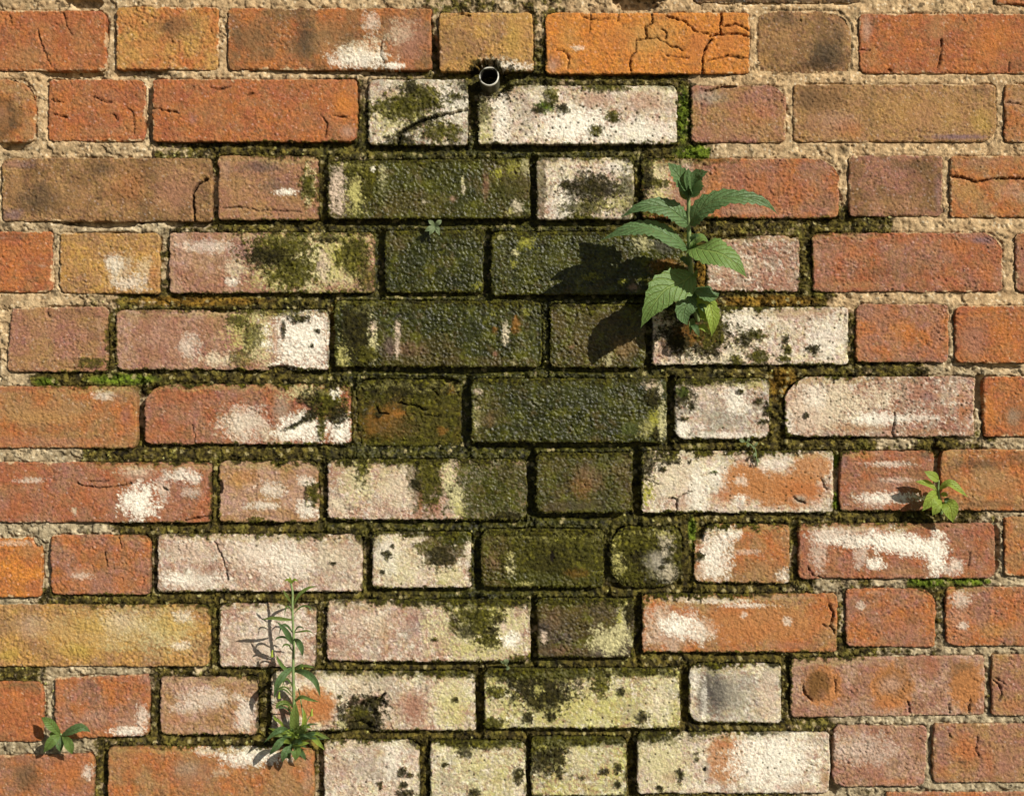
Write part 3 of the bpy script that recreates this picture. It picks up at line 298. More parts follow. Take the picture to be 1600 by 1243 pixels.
# marks that run across several bricks (algae film, thin greening)
COMMON = [('mos', 570, 235, 60, 8, .8), ('mos', 560, 465, 50, 10, .8), ('mos', 548, 590, 34, 12, .8), ('mos', 640, 706, 110, 13, .85), ('alg', 720, 826, 120, 9, .9), ('mos', 860, 822, 120, 8, .8), ('mos', 1075, 830, 20, 16, .8), ('alg', 760, 938, 150, 9, .85), ('mos', 950, 925, 60, 8, .7), ('alg', 860, 1046, 130, 10, .7), ('mos', 1090, 1032, 40, 6, .7), ('alg', 880, 1155, 160, 8, .6), ('mos', 1120, 590, 60, 8, .8), ('mos', 1060, 250, 60, 8, .5), ('mos', 600, 1048, 100, 6, .6), ('mos', 240, 594, 60, 8, .7), ('alg', 700, 345, 110, 8, .7), ('alg', 820, 460, 200, 8, .6), ('alg', 620, 704, 90, 8, .9), ('alg', 750, 930, 110, 8, .8), ('alg', 800, 1043, 100, 5, .5), ('alg', 850, 1152, 120, 5, .4)]
# ground of the wall surface that stands in for years of seepage: (x, y, moss 0..1, depth mm, tone 0 sand .. 1 grey)
MF = [(60, 8, .0, 2.5, .1), (130, 4, .2, 7, .3), (300, 6, .0, 2, .0), (480, 6, .05, 2, .1), (600, 8, .1, 3, .2), (680, 10, .5, 5, .4), (780, 10, .5, 4, .4), (850, 8, .5, 4, .3), (930, 10, .15, 3, .1), (1060, 10, .05, 2, .0), (1200, 8, 0, 1.5, 0), (1340, 10, 0, 1.5, 0), (1500, 12, 0, 1.5, 0),
      (30, 116, 0, 1.5, .0), (100, 118, .2, 6, .2), (160, 118, .1, 2, .2), (215, 118, .3, 8, .4), (300, 116, .05, 1.5, .2), (350, 116, 0, 2, .1), (450, 116, .1, 3, .2), (560, 118, .4, 6, .4), (650, 118, .6, 9, .5), (800, 122, .8, 9, .5), (950, 124, .7, 5, .4), (1050, 126, .75, 5, .4), (1110, 122, .3, 3, .2), (1170, 120, 0, 1.5, 0), (1300, 122, 0, 1.5, 0), (1450, 122, 0, 1.5, 0), (1590, 124, 0, 1.5, 0),
      (62, 180, 0, 2, .1), (230, 180, .15, 6, .4), (566, 180, .7, 9, .5), (740, 180, .7, 12, .5), (1068, 180, 1, 4, .5), (1233, 180, .0, 2, .1), (1563, 180, 0, 2, .1),
      (20, 235, .1, 3, .3), (100, 232, .05, 1.8, .1), (200, 232, .1, 2.5, .3), (270, 232, .5, 5, .5), (330, 234, .7, 5, .5), (430, 234, .85, 4, .5), (520, 236, .9, 6, .5), (640, 238, .9, 10, .5), (800, 238, .9, 10, .5), (950, 238, .9, 6, .5), (1050, 238, 1, 4, .5), (1090, 238, 1, 4, .4), (1130, 234, .1, 1, .3), (1230, 234, 0, 1.5, .1), (1400, 232, 0, 1.5, 0), (1560, 232, 0, 1.5, 0),
      (336, 295, .3, 8, .5), (504, 295, .8, 9, .5), (834, 295, .7, 12, .5), (997, 295, .9, 5, .5), (1318, 290, .1, 3, .2), (1479, 290, .0, 2, .1),
      (20, 350, .0, 2, .4), (80, 352, .1, 2.5, .5), (160, 352, .1, 6, .6), (240, 352, .2, 3, .7), (300, 353, .5, 7, .6), (380, 352, .85, 5, .5), (480, 352, .9, 6, .5), (640, 350, .9, 11, .5), (800, 350, .9, 11, .5), (950, 352, .9, 9, .5), (1120, 352, .9, 4, .4), (1200, 352, .75, 3, .3), (1300, 348, .85, 5, .4), (1370, 350, .7, 3, .3), (1430, 350, .1, 1.5, .1), (1530, 350, 0, 1.5, 0), (1590, 350, 0, 1.5, 0),
      (87, 405, .0, 3, .3), (257, 405, .45, 6, .5), (593, 410, .8, 12, .5), (761, 410, .8, 13, .5), (1095, 420, .9, 4, .4), (1257, 410, .85, 4, .4), (1577, 410, .0, 1.8, .1),
      (20, 467, .05, 1.5, .2), (90, 468, .05, 2, .2), (150, 468, .4, 2.5, .3), (220, 470, .75, 4, .4), (330, 470, .9, 4, .5), (450, 470, .95, 4, .5), (560, 463, .95, 5, .5), (700, 463, .95, 10, .5), (900, 466, .9, 10, .5), (1060, 468, .9, 4, .5), (1150, 468, .95, 3, .4), (1260, 468, .9, 3, .3), (1330, 466, .3, 2, .1), (1420, 464, .1, 1.5, .1), (1560, 466, 0, 1.5, 0),
      (5, 530, .0, 3, .2), (174, 530, .85, 5, .5), (518, 530, .7, 11, .5), (853, 530, .9, 8, .5), (1014, 530, .7, 12, .5), (1331, 520, .7, 4, .4), (1487, 520, .2, 3, .4),
      (20, 592, .1, 3, .5), (80, 592, .9, 3, .5), (160, 590, .9, 3.5, .5), (300, 588, 1, 3.5, .5), (450, 588, .95, 4, .5), (560, 580, .95, 6, .5), (720, 580, .9, 11, .5), (900, 582, .9, 8, .5), (1080, 580, .9, 4, .4), (1180, 578, .9, 4, .4), (1300, 578, .95, 4, .5), (1420, 576, .7, 3.5, .5), (1480, 572, .3, 3, .6), (1520, 575, .15, 5, .6), (1590, 576, .1, 3, .4),
      (220, 650, .5, 9, .6), (552, 640, .9, 5, .5), (728, 640, .9, 12, .5), (1048, 640, .7, 12, .5), (1214, 640, .95, 4, .4), (1530, 640, .1, 5, .6),
      (40, 710, .05, 2, .6), (100, 710, .2, 2, .7), (160, 708, .85, 3, .5), (280, 706, .9, 3.5, .5), (420, 706, .95, 4, .5), (520, 704, 1, 4, .5), (680, 704, 1, 4, .5), (820, 700, .9, 9, .5), (950, 698, .9, 9, .5), (1080, 694, .95, 5, .4), (1200, 692, .95, 4, .4), (1330, 692, .95, 4, .5), (1405, 692, .3, 4, .7), (1460, 692, .9, 4, .5), (1530, 690, .5, 4, .6), (1585, 692, .1, 2, .6),
      (336, 765, .8, 5, .5), (504, 765, .6, 9, .5), (830, 760, .8, 13, .5), (996, 755, .8, 13, .5), (1307, 750, .5, 6, .6), (1464, 740, .3, 6, .6),
      (60, 826, .1, 2.5, .8), (150, 824, .3, 3, .8), (200, 824, .8, 4, .5), (320, 824, .9, 4, .5), (450, 824, .9, 4, .5), (560, 820, .95, 5, .5), (680, 820, .95, 6, .5), (820, 815, 1, 7, .5), (950, 810, 1, 8, .5), (1075, 810, .95, 5, .4), (1180, 808, .95, 4, .4), (1290, 808, .9, 4, .5), (1400, 806, .9, 4, .6), (1500, 802, .7, 3.5, .6), (1585, 800, .3, 3, .7),
      (72, 880, .1, 4, .8), (241, 880, .6, 6, .6), (574, 880, .6, 8, .5), (744, 870, .9, 10, .5), (948, 870, .9, 8, .5), (1074, 860, 1, 3, .4), (1241, 860, .6, 6, .5), (1562, 855, .2, 4, .7),
      (20, 938, .05, 2.5, .9), (90, 938, .7, 3, .6), (180, 934, .9, 3.5, .5), (330, 932, .9, 4, .5), (480, 930, .9, 4, .5), (600, 926, .9, 5, .5), (760, 925, 1, 5, .5), (900, 925, 1, 5, .5), (1030, 920, .95, 6, .5), (1150, 918, .9, 4, .5), (1250, 914, .8, 4, .6), (1290, 912, .3, 3, .8), (1340, 910, .5, 3, .7), (1400, 908, .2, 3, .7), (1440, 908, 1, 2.5, .5), (1500, 906, .9, 2.5, .5), (1590, 904, .1, 3, .7),
      (335, 990, .8, 5, .5), (502, 985, .7, 7, .5), (834, 980, .7, 12, .5), (996, 975, .8, 10, .5), (1315, 965, .4, 4, .7), (1470, 960, .5, 4, .7),
      (30, 1050, .7, 3, .6), (110, 1048, .1, 2.5, .7), (200, 1048, .05, 2, .8), (260, 1048, .7, 3.5, .6), (400, 1048, .9, 4, .5), (560, 1038, .9, 4, .5), (700, 1036, .95, 4, .5), (850, 1034, 1, 5, .5), (1000, 1032, 1, 4, .5), (1140, 1026, .95, 5, .4), (1230, 1022, .9, 5, .4), (1330, 1016, .95, 3, .5), (1390, 1014, .4, 3, .8), (1550, 1014, .2, 3, .7),
      (77, 1105, .3, 4, .8), (241, 1105, .7, 5, .6), (412, 1100, .7, 8, .5), (750, 1095, .8, 12, .5), (1070, 1085, .9, 7, .4), (1228, 1075, .8, 5, .5), (1545, 1070, .4, 4, .7), (568, 1115, .9, 9, .5),
      (40, 1166, .2, 2, .8), (110, 1165, .2, 3, .8), (180, 1160, .7, 4, .5), (300, 1156, .9, 4, .5), (440, 1150, .9, 4, .5), (580, 1146, .95, 4, .5), (720, 1146, 1, 4, .5), (880, 1143, 1, 4, .5), (1010, 1138, .95, 4, .5), (1150, 1136, .9, 5, .4), (1270, 1132, .7, 4, .5), (1330, 1126, .3, 2.5, .8), (1450, 1124, .1, 2.5, .8), (1590, 1122, .1, 2, .8),
      (157, 1210, .7, 6, .5), (498, 1210, .6, 8, .5), (663, 1205, .8, 7, .5), (825, 1200, .8, 12, .5), (987, 1195, .8, 10, .5), (1298, 1190, .3, 8, .6), (1452, 1180, .1, 4, .8),
      (1100, 1240, .7, 3, .6), (1200, 1240, .7, 4, .5), (1330, 1234, .2, 3, .8), (1500, 1230, .1, 2.5, .8), (600, 1250, .8, 4, .5), (300, 1260, .5, 4, .6)]
MF = np.array(MF, float)
# deep gaps where the mortar is gone: x, y, rx, ry, depth mm
VOID = [(130, 3, 26, 8, 16), (995, -4, 36, 19, 18), (115, 114, 42, 5, 13), (205, 117, 26, 5, 9), (235, 122, 9, 12, 10), (236, 165, 5, 60, 11), (679, 82, 6, 26, 18), (620, 113, 60, 5, 9), (735, 118, 70, 7, 12), (764, 122, 30, 26, 19), (738, 160, 8, 40, 14), (560, 180, 9, 50, 7), (800, 117, 40, 6, 12), (960, 118, 110, 4, 8), (18, 229, 16, 6, 11), (470, 227, 70, 4, 8), (650, 230, 60, 5, 10), (850, 230, 120, 5, 12),
        (158, 347, 60, 6, 13), (297, 348, 34, 5, 11), (336, 300, 6, 50, 9), (504, 300, 8, 50, 9), (660, 344, 160, 6, 14), (834, 300, 6, 60, 15), (900, 346, 90, 5, 12), (594, 410, 10, 60, 13), (761, 410, 7, 60, 15), (880, 462, 130, 6, 14), (680, 458, 80, 4, 10), (1014, 530, 6, 50, 15), (518, 530, 6, 40, 13), (700, 576, 150, 6, 14), (930, 576, 80, 4, 11), (470, 460, 100, 3, 7), (1300, 345, 14, 12, 9), (1328, 350, 9, 9, 9),
        (220, 640, 6, 50, 12), (208, 590, 8, 24, 9), (728, 640, 8, 60, 14), (1048, 640, 6, 50, 15), (1208, 610, 9, 26, 9), (1531, 610, 6, 26, 12), (1100, 584, 26, 4, 8), (1010, 582, 30, 5, 9), (900, 694, 150, 5, 14), (830, 750, 6, 55, 15), (995, 750, 6, 55, 15), (910, 803, 90, 5, 14), (1306, 730, 5, 20, 10), (1464, 720, 7, 26, 12), (1400, 802, 70, 3, 7),
        (242, 880, 4, 40, 8), (573, 880, 5, 50, 9), (748, 880, 6, 44, 13), (948, 880, 7, 40, 12), (1241, 850, 6, 50, 9), (1075, 880, 9, 30, 7), (680, 920, 60, 4, 9), (800, 920, 70, 4, 10), (1000, 916, 40, 5, 9), (833, 985, 5, 50, 15), (997, 985, 5, 50, 12), (700, 1036, 120, 3, 9), (900, 1029, 100, 3, 10), (412, 1110, 8, 50, 9), (749, 1095, 7, 50, 15), (1070, 1090, 6, 44, 12), (164, 1215, 6, 44, 9), (498, 1210, 5, 50, 9), (825, 1200, 5, 50, 15), (987, 1200, 5, 50, 13), (1299, 1195, 6, 40, 13), (1300, 1230, 9, 9, 12), (900, 1141, 130, 3, 9), (1150, 1131, 70, 4, 9), (1150, 1022, 80, 4, 9), (1568, 575, 22, 4, 8), (1555, 855, 5, 40, 9),
        (1100, 120, 22, 8, 5), (560, 1145, 26, 8, 6), (640, 592, 60, 5, 6), (500, 770, 6, 50, 9), (336, 760, 4, 50, 6)]

_gx = np.arange(-120, 1740, 8.0); _gy = np.arange(-60, 1320, 8.0)
_GX, _GY = np.meshgrid(_gx, _gy)
_n = 0; _d = 0
for r in MF:
    wgt = 1.0 / ((_GX - r[0]) ** 2 + ((_GY - r[1]) * 1.3) ** 2 + 900.0) ** 2
    _n = _n + wgt * r[2]; _d = _d + wgt
_MO = _n / _d
def seep(X, Y):
    fx = np.clip((X + 120) / 8, 0, _MO.shape[1] - 1.001); fy = np.clip((Y + 60) / 8, 0, _MO.shape[0] - 1.001)
    i = fx.astype(int); j = fy.astype(int); fx = fx - i; fy = fy - j
    return (_MO[j, i] * (1 - fx) + _MO[j, i + 1] * fx) * (1 - fy) + (_MO[j + 1, i] * (1 - fx) + _MO[j + 1, i + 1] * fx) * fy

PX_MM = 0.7   # one unit of the wall drawing in mm

def Wp(x, y, h):
    """wall drawing units (+ h units out of the wall) to metres"""
    return np.stack([(np.asarray(x) - CXP) * S + 0 * np.asarray(h), -np.asarray(h) * S, (CYP - np.asarray(y)) * S + ZC + 0 * np.asarray(h)], -1)

def mesh_from(name, V, F, mat, parent=None, attrs=None, smooth=True):
    me = bpy.data.meshes.new(name)
    V = np.ascontiguousarray(V, np.float32); F = np.ascontiguousarray(F, np.int32)
    k = F.shape[1]
    me.vertices.add(len(V)); me.vertices.foreach_set('co', V.ravel())
    me.loops.add(F.size); me.loops.foreach_set('vertex_index', F.ravel())
    me.polygons.add(len(F)); me.polygons.foreach_set('loop_start', np.arange(0, F.size, k, dtype=np.int32))
    me.polygons.foreach_set('loop_total', np.full(len(F), k, np.int32))
    me.polygons.foreach_set('use_smooth', np.full(len(F), smooth))
    if attrs:
        for an, av in attrs.items():
            if av.ndim == 2:
                a = me.attributes.new(an, 'FLOAT_COLOR', 'POINT')
                c = np.ones((len(V), 4), np.float32); c[:, :3] = av
                a.data.foreach_set('color', c.ravel())
            else:
                a = me.attributes.new(an, 'FLOAT', 'POINT')
                a.data.foreach_set('value', av.astype(np.float32))
    me.update(); me.validate()
    me.materials.append(mat)
    o = bpy.data.objects.new(name, me)
    sc.collection.objects.link(o)
    if parent:
        o.parent = parent
        o.matrix_parent_inverse = parent.matrix_world.inverted()
    return o

# ------------------------------------------------------------------ materials
def N(nt, t, **kw):
    n = nt.nodes.new(t)
    for k, v in kw.items():
        setattr(n, k, v)
    return n

def surface_mat(name, grain=700, bump=0.00055, rough=0.92, vary=0.22, spec=0.10, wetrough=0.30):
    m = bpy.data.materials.new(name); m.use_nodes = True
    t = m.node_tree; b = t.nodes['Principled BSDF']
    a = N(t, 'ShaderNodeAttribute', attribute_name='tint')
    wt = N(t, 'ShaderNodeAttribute', attribute_name='wet')
    g = N(t, 'ShaderNodeNewGeometry')
    n1 = N(t, 'ShaderNodeTexNoise'); n1.inputs['Scale'].default_value = grain; n1.inputs['Detail'].default_value = 3
    n2 = N(t, 'ShaderNodeTexNoise'); n2.inputs['Scale'].default_value = grain * 0.33; n2.inputs['Detail'].default_value = 4
    t.links.new(g.outputs['Position'], n1.inputs['Vector']); t.links.new(g.outputs['Position'], n2.inputs['Vector'])
    mr = N(t, 'ShaderNodeMapRange'); mr.inputs[1].default_value = 0.3; mr.inputs[2].default_value = 0.7; mr.inputs[3].default_value = 1 - vary; mr.inputs[4].default_value = 1 + vary
    t.links.new(n1.outputs['Fac'], mr.inputs[0])
    mx = N(t, 'ShaderNodeVectorMath', operation='SCALE')
    t.links.new(a.outputs['Color'], mx.inputs[0]); t.links.new(mr.outputs[0], mx.inputs['Scale'])
    t.links.new(mx.outputs[0], b.inputs['Base Color'])
    rr = N(t, 'ShaderNodeMapRange'); rr.inputs[3].default_value = rough; rr.inputs[4].default_value = wetrough
    t.links.new(wt.outputs['Fac'], rr.inputs[0]); t.links.new(rr.outputs[0], b.inputs['Roughness'])
    b.inputs['Specular IOR Level'].default_value = spec
    sp = N(t, 'ShaderNodeMapRange'); sp.inputs[3].default_value = spec; sp.inputs[4].default_value = 0.28
    t.links.new(wt.outputs['Fac'], sp.inputs[0]); t.links.new(sp.outputs[0], b.inputs['Specular IOR Level'])
    ad = N(t, 'ShaderNodeMath', operation='ADD')
    t.links.new(n1.outputs['Fac'], ad.inputs[0]); t.links.new(n2.outputs['Fac'], ad.inputs[1])
    bp = N(t, 'ShaderNodeBump'); bp.inputs['Strength'].default_value = 1.0; bp.inputs['Distance'].default_value = bump
    t.links.new(ad.outputs[0], bp.inputs['Height']); t.links.new(bp.outputs[0], b.inputs['Normal'])
    return m

M_BRICK = surface_mat('fired_clay')
M_MORTAR = surface_mat('lime_mortar', grain=800, bump=0.0006)
M_MOSS = surface_mat('moss', grain=1500, bump=0.0001, rough=0.7, vary=0.35, spec=0.2)

def plain(name, col, rough=0.8, spec=0.3, scale=60, vary=0.2, bump=0.0):
    m = bpy.data.materials.new(name); m.use_nodes = True
    t = m.node_tree; b = t.nodes['Principled BSDF']
    g = N(t, 'ShaderNodeNewGeometry'); n = N(t, 'ShaderNodeTexNoise'); n.inputs['Scale'].default_value = scale; n.inputs['Detail'].default_value = 5
    t.links.new(g.outputs['Position'], n.inputs['Vector'])
    r = N(t, 'ShaderNodeMapRange'); r.inputs[1].default_value = .3; r.inputs[2].default_value = .7; r.inputs[3].default_value = 1 - vary; r.inputs[4].default_value = 1 + vary
    t.links.new(n.outputs['Fac'], r.inputs[0])
    mx = N(t, 'ShaderNodeVectorMath', operation='SCALE'); mx.inputs[0].default_value = tuple(col)
    t.links.new(r.outputs[0], mx.inputs['Scale']); t.links.new(mx.outputs[0], b.inputs['Base Color'])
    b.inputs['Roughness'].default_value = rough; b.inputs['Specular IOR Level'].default_value = spec
    if bump:
        bp = N(t, 'ShaderNodeBump'); bp.inputs['Distance'].default_value = bump
        t.links.new(n.outputs['Fac'], bp.inputs['Height']); t.links.new(bp.outputs[0], b.inputs['Normal'])
    return m

# ------------------------------------------------------------------ the wall
wall = bpy.data.objects.new('brick_wall', None)
sc.collection.objects.link(wall)
wall['label'] = 'weathered red brick wall with mossy joints and a green damp stain down the middle'
wall['category'] = 'wall'

GX0, GY0, GX1, GY1 = -70, -40, 1670, 1290
HM = np.zeros((GY1 - GY0 + 1, GX1 - GX0 + 1), bool)
MOSSPTS = []
G = 1.5     # vertex spacing of the brick faces in drawing units (about one picture point)

def resample_poly_dist(X, Y, pts, seed):
    wx = X + 2.4 * fbm(X, Y, 9, 3, seed + 3, .6); wy = Y + 2.4 * fbm(X, Y, 9, 3, seed + 4, .6)
    d = np.full(X.shape, 1e9)
    for (ax, ay), (bx, by) in zip(pts[:-1], pts[1:]):
        vx, vy = bx - ax, by - ay
        L = vx * vx + vy * vy + 1e-9
        t = np.clip(((wx - ax) * vx + (wy - ay) * vy) / L, 0, 1)
        d = np.minimum(d, np.hypot(wx - ax - t * vx, wy - ay - t * vy))
    return d

rng = np.random.RandomState(5)
brick_objs = []
for bi, b in enumerate(B):
    x0, y0, x1, y1 = b['q']
    rough = b['rough'] * (.72 if b['base'][0] in ('ppw', 'cre', 'pyl') else 1)
    rad = b.get('rad', (6, 6, 6, 6))
    cor = b.get('cor', ((0, 0),) * 4)
    # finer mesh only where the face is in view
    vis = min(x1, 1625) - max(x0, -25)
    nu = max(8, int((x1 - x0) / G)); nv = max(8, int((y1 - y0) / G))
    u = np.linspace(0, 1, nu + 1); v = np.linspace(0, 1, nv + 1)
    if x0 < -60:   # coarsen the run outside the view
        k = int((-30 - x0) / G); u = np.concatenate([np.linspace(0, u[k], max(3, k // 8)), u[k + 1:]])
    if x1 > 1660:
        k = int((1630 - x0) / G); u = np.concatenate([u[:k], np.linspace(u[k], 1, max(3, (nu - k) // 8))])
    if y0 < -40:
        k = int((-20 - y0) / G); v = np.concatenate([np.linspace(0, v[k], 8), v[k + 1:]])
    if y1 > 1300:
        k = int((1262 - y0) / G); v = np.concatenate([v[:k], np.linspace(v[k], 1, 8)])
    nu = len(u) - 1; nv = len(v) - 1
    U, V = np.meshgrid(u, v)
    X = x0 + (x1 - x0) * U; Y = y0 + (y1 - y0) * V
    tl, tr, brr, bl = cor
    wTL = (1 - U) * (1 - V); wTR = U * (1 - V); wBR = U * V; wBL = (1 - U) * V
    X = X + wTL * tl[0] + wTR * tr[0] + wBR * brr[0] + wBL * bl[0]
    Y = Y + wTL * tl[1] + wTR * tr[1] + wBR * brr[1] + wBL * bl[1]
    # rounded corners: pull the rim in near the ends
    def inset(d, r):
        t = np.clip(1 - d / r, 0, 1)
        return r * (1 - np.sqrt(1 - t * t * 0.98)) * (0.36 if r < 15 else .55)
    dxl = (X - x0); dxr = (x1 - X); dyt = (Y - y0); dyb = (y1 - Y)
    XL = inset(dyt, rad[0]) + inset(dyb, rad[3]); XR = inset(dyt, rad[1]) + inset(dyb, rad[2])
    YT = inset(dxl, rad[0]) + inset(dxr, rad[1]); YB = inset(dxl, rad[3]) + inset(dxr, rad[2])
    en = 1.0 + rough * 0.9
    fal = lambda t: np.clip(1 - t / 0.5, 0, 1)
    e_l = en * (fbm(Y, Y * 0 + 3.3, 24, 4, bi * 11 + 1, .75) * 2.0 + 0.0); e_r = en * (fbm(Y, Y * 0 + 7.7, 24, 4, bi * 11 + 2, .75) * 2.0)
    e_t = en * (fbm(X, X * 0 + 1.3, 34, 5, bi * 11 + 3, .75) * 2.0); e_b = en * (fbm(X, X * 0 + 5.1, 34, 5, bi * 11 + 4, .75) * 1.6 - .2)
    X = X + (XL + e_l) * fal(U) - (XR + e_r) * fal(1 - U)
    Y = Y + (YT + e_t) * fal(V) - (YB + e_b) * fal(1 - V)
    # a little overall tilt from hand laying
    # distance to the rim in drawing units
    rd = np.minimum(np.minimum(U * (x1 - x0), (1 - U) * (x1 - x0)), np.minimum(V * (y1 - y0), (1 - V) * (y1 - y0)))
    # corner distance uses rounded measure
    # --- heights, in mm
    sd = bi * 101 + 7
    H = np.full(X.shape, rng.uniform(-0.7, 0.9) + b.get('off', 0.0))
    H += rng.uniform(-.5, .5) * (U - .5) * 2 + rng.uniform(-.6, .6) * (V - .5) * 2
    H += 0.55 * fbm(X, Y, 70, 2, sd) + 0.28 * fbm(X, Y, 22, 2, sd + 1)
    er = 1.3 + 3.0 * fbm(X, Y, 20, 4, sd + 2, .7)
    er = np.clip(er, 0.5, 5)
    H -= er * 0.7 * (1 - np.sqrt(np.clip(1 - np.clip(1 - rd / er, 0, 1) ** 2, 0, 1)))
    if 'bow' in b:
        H -= b['bow'] * 0.35 * (np.abs(U - .5) * 2) ** 3 + b['bow'] * 0.5 * (np.abs(V - .5) * 2) ** 3
    # grain: crumbly pebbles with tears between them
    f1, f2, cid = worley(X + 1.5 * pn(X / 7, Y / 7, sd), (Y + 1.5 * pn(X / 7 + 9, Y / 7, sd)) * 1.15, 4.4, sd + 3)
    g1 = fbm(X, Y * 1.2, 5.6, 3, sd + 4, .95)
    g2 = fbm(X, Y, 17, 3, sd + 6, .6)
    zone = np.clip(0.75 + 0.7 * fbm(X, Y, 48, 2, sd + 9), 0.3, 1.3)
    pore = ss(0.30, 0.60, fbm(X, Y, 6.5, 3, sd + 8, .7))
    tear = ss(0.07, 0.0, np.abs(fbm(X, Y * 1.6, 16, 3, sd + 10, .6))) * ss(0.0, 0.3, fbm(X, Y, 34, 1, sd + 11))
    H += rough * zone * (1.7 * g1 + 1.25 * (0.45 - f1) + 1.0 * (cid - .5) * ss(0.02, .25, f2 - f1)) + 0.75 * g1 * (1 - rough)
    H -= .9 * pore * (0.4 + rough * .6) + 1.1 * tear * (0.35 + rough * 0.6)
    # --- colour
    c1, c2 = PALL[b['base'][0]], PALL[b['base'][1]]
    m = ss(-0.45, 0.45, fbm(X, Y, 42, 4, sd + 12, .6))[..., None]
    C = c1 * (1 - m) + c2 * m
    wet = np.zeros(X.shape); moss = np.zeros(X.shape)
    wet += STY[b['base'][0]][5] * .9
    if b['base'][0] in MOSSY:
        moss += MOSSY[b['base'][0]] * .75
    # firing tone: orange/ dark mottling
    mot = fbm(X, Y, 14, 4, sd + 14, .7)
    C = C * (1 + 0.22 * mot)[..., None]
    hue = fbm(X, Y, 30, 3, sd + 15)
    C = C * np.stack([1 + .05 * hue, 1 + .12 * hue, 1 + .10 * hue], -1)
    hu2 = fbm(X, Y, 8, 4, sd + 16, .85); hu3 = fbm(X, Y, 12, 4, sd + 17, .85)
    C = C * np.stack([1 + .10 * hu2, 1 + .22 * hu2 + .05 * hu3, 1 + .10 * hu2 - .35 * hu3], -1)
    C = C * (1 + .34 * fbm(X, Y, 4.0, 2, sd + 18, .9))[..., None]
    fine = _h(np.floor(X / 2.3), np.floor(Y / 2.3), sd)
    sp = ss(0.955, 1.0, fine)
    C = C * (1 - 0.35 * ss(.0, .06, .06 - fine))[..., None] + (sp * 0.12)[..., None]
    if b['base'][0] in ('ppw', 'cre', 'pyl', 'pnk'):
        thr = ss(.08, .26, fbm(X, Y, 8, 4, sd + 19, .9) + .30 * fbm(X, Y, 46, 2, sd + 20))[..., None] * .72
        C = C * (1 - thr) + thr * PALL['rpk']
        gf = ss(-.1, .4, fbm(X, Y, 26, 5, sd + 21, .8))[..., None] * .55
        C = C * (1 - gf) + gf * PALL['gre']
        wf_ = ss(.12, .34, fbm(X, Y, 12, 5, sd + 22, .85))[..., None] * .6
        C = C * (1 - wf_) + wf_ * PALL['wht']
    else:
        wf_ = ss(.30, .44, fbm(X, Y, 10, 5, sd + 22, .9) - .15 + .2 * fbm(X, Y, 60, 2, sd + 23))[..., None] * .5 * (b['base'][0] in ('rpk', 'red', 'tan', 'rorg'))
        C = C * (1 - wf_) + wf_ * PALL['cre']
    if b['base'][0] in ('red', 'rorg', 'rpk', 'org'):
        tm = ss(-.15, .5, fbm(X, Y, 30, 5, sd + 26, .8))[..., None] * (.5 if b['base'][0] != 'org' else .25)
        C = C * (1 - tm) + tm * PALL['tan'] * .92
        tm = ss(.05, .5, fbm(X, Y, 22, 5, sd + 27, .8))[..., None] * .45
        C = C * (1 - tm) + tm * PALL['brn']
    # soot and soil freckles
    fk = ss(.26, .40, fbm(X, Y, 6, 3, sd + 24, .9) + .15 * fbm(X, Y, 40, 2, sd + 25))[..., None] * .45
    C = C * (1 - fk) + fk * PALL['dbr'] * .8
    # dust held in pores and tears (dirt with its own shape)
    # flecks of lime everywhere on pale bricks
    marks = b['marks'] + COMMON + [('mod', 762, 126, 34, 24, .97), ('drk', 755, 112, 26, 7, .9), ('mos', 600, 232, 60, 5, .6)]  # pipe surround: dark moss marks that also paint the shade of the hole
    for pi, p in enumerate(marks):
        if p[1] + p[3] * 2.3 < x0 - 8 or p[1] - p[3] * 2.3 > x1 + 8 or p[2] + p[4] * 2.3 < y0 - 8 or p[2] - p[4] * 2.3 > y1 + 8:
            continue
        mk = patch_mask(p, X, Y, sd + 40 + pi * 7)
        if not mk.any():
            continue
        st = STY[p[0]]
        col = PALL[p[0]]
        var = 1 + 0.20 * fbm(X, Y, 8, 3, sd + pi, .7)
        if p[0] in MOSSY:
            var = 1 + (0.45 if MOSSY[p[0]] > .5 else .25) * fbm(X, Y, 6, 3, sd + pi, .8)
        C = C * (1 - mk)[..., None] + (mk * var)[..., None] * col
        wet = wet * (1 - mk) + st[5] * mk
        moss = moss * (1 - mk) + MOSSY.get(p[0], 0) * mk
        H += st[4] * mk * (1 + (0.5 * fbm(X, Y, 6, 2, sd + pi + 3) if st[4] > .5 else 0))
    # moss creeps from the joints over the arrises, most over the top ones
    mo_ = seep(X, Y)
    if mo_.max() > .4:
        wn = fbm(X, Y, 24, 4, sd + 50, .8); wf = fbm(X, Y, 6, 2, sd + 51, .8)
        a_t = V * (y1 - y0); a_b = (1 - V) * (y1 - y0); a_l = U * (x1 - x0); a_r = (1 - U) * (x1 - x0)
        g = ss(.45, .95, mo_)
        dz = ss(1.2, .4, np.hypot((X - 850) / 420, (Y - 760) / 560))
        wt_ = g * np.clip(2.2 + 4.5 * dz + (13 + 9 * dz) * wn, -4, 13 + 12 * dz); wo_ = g * np.clip(.8 + 8 * wn, -4, 8)
        mk = np.maximum(np.maximum(ss(1.2, -1.2, a_t - wt_ - 2 * wf), ss(1.2, -1.2, a_b - wo_ - 2 * wf)), np.maximum(ss(1.2, -1.2, a_l - wo_ - 2 * wf), ss(1.2, -1.2, a_r - wo_ - 2 * wf)))
        mk = mk * g
        k_ = ss(-.3, .3, wf + .5 * fbm(X, Y, 20, 3, sd + 52))[..., None]
        cm = PALL['mod'] * (1 - k_) + PALL['mos'] * k_ * 1.15
        C = C * (1 - mk)[..., None] + mk[..., None] * cm
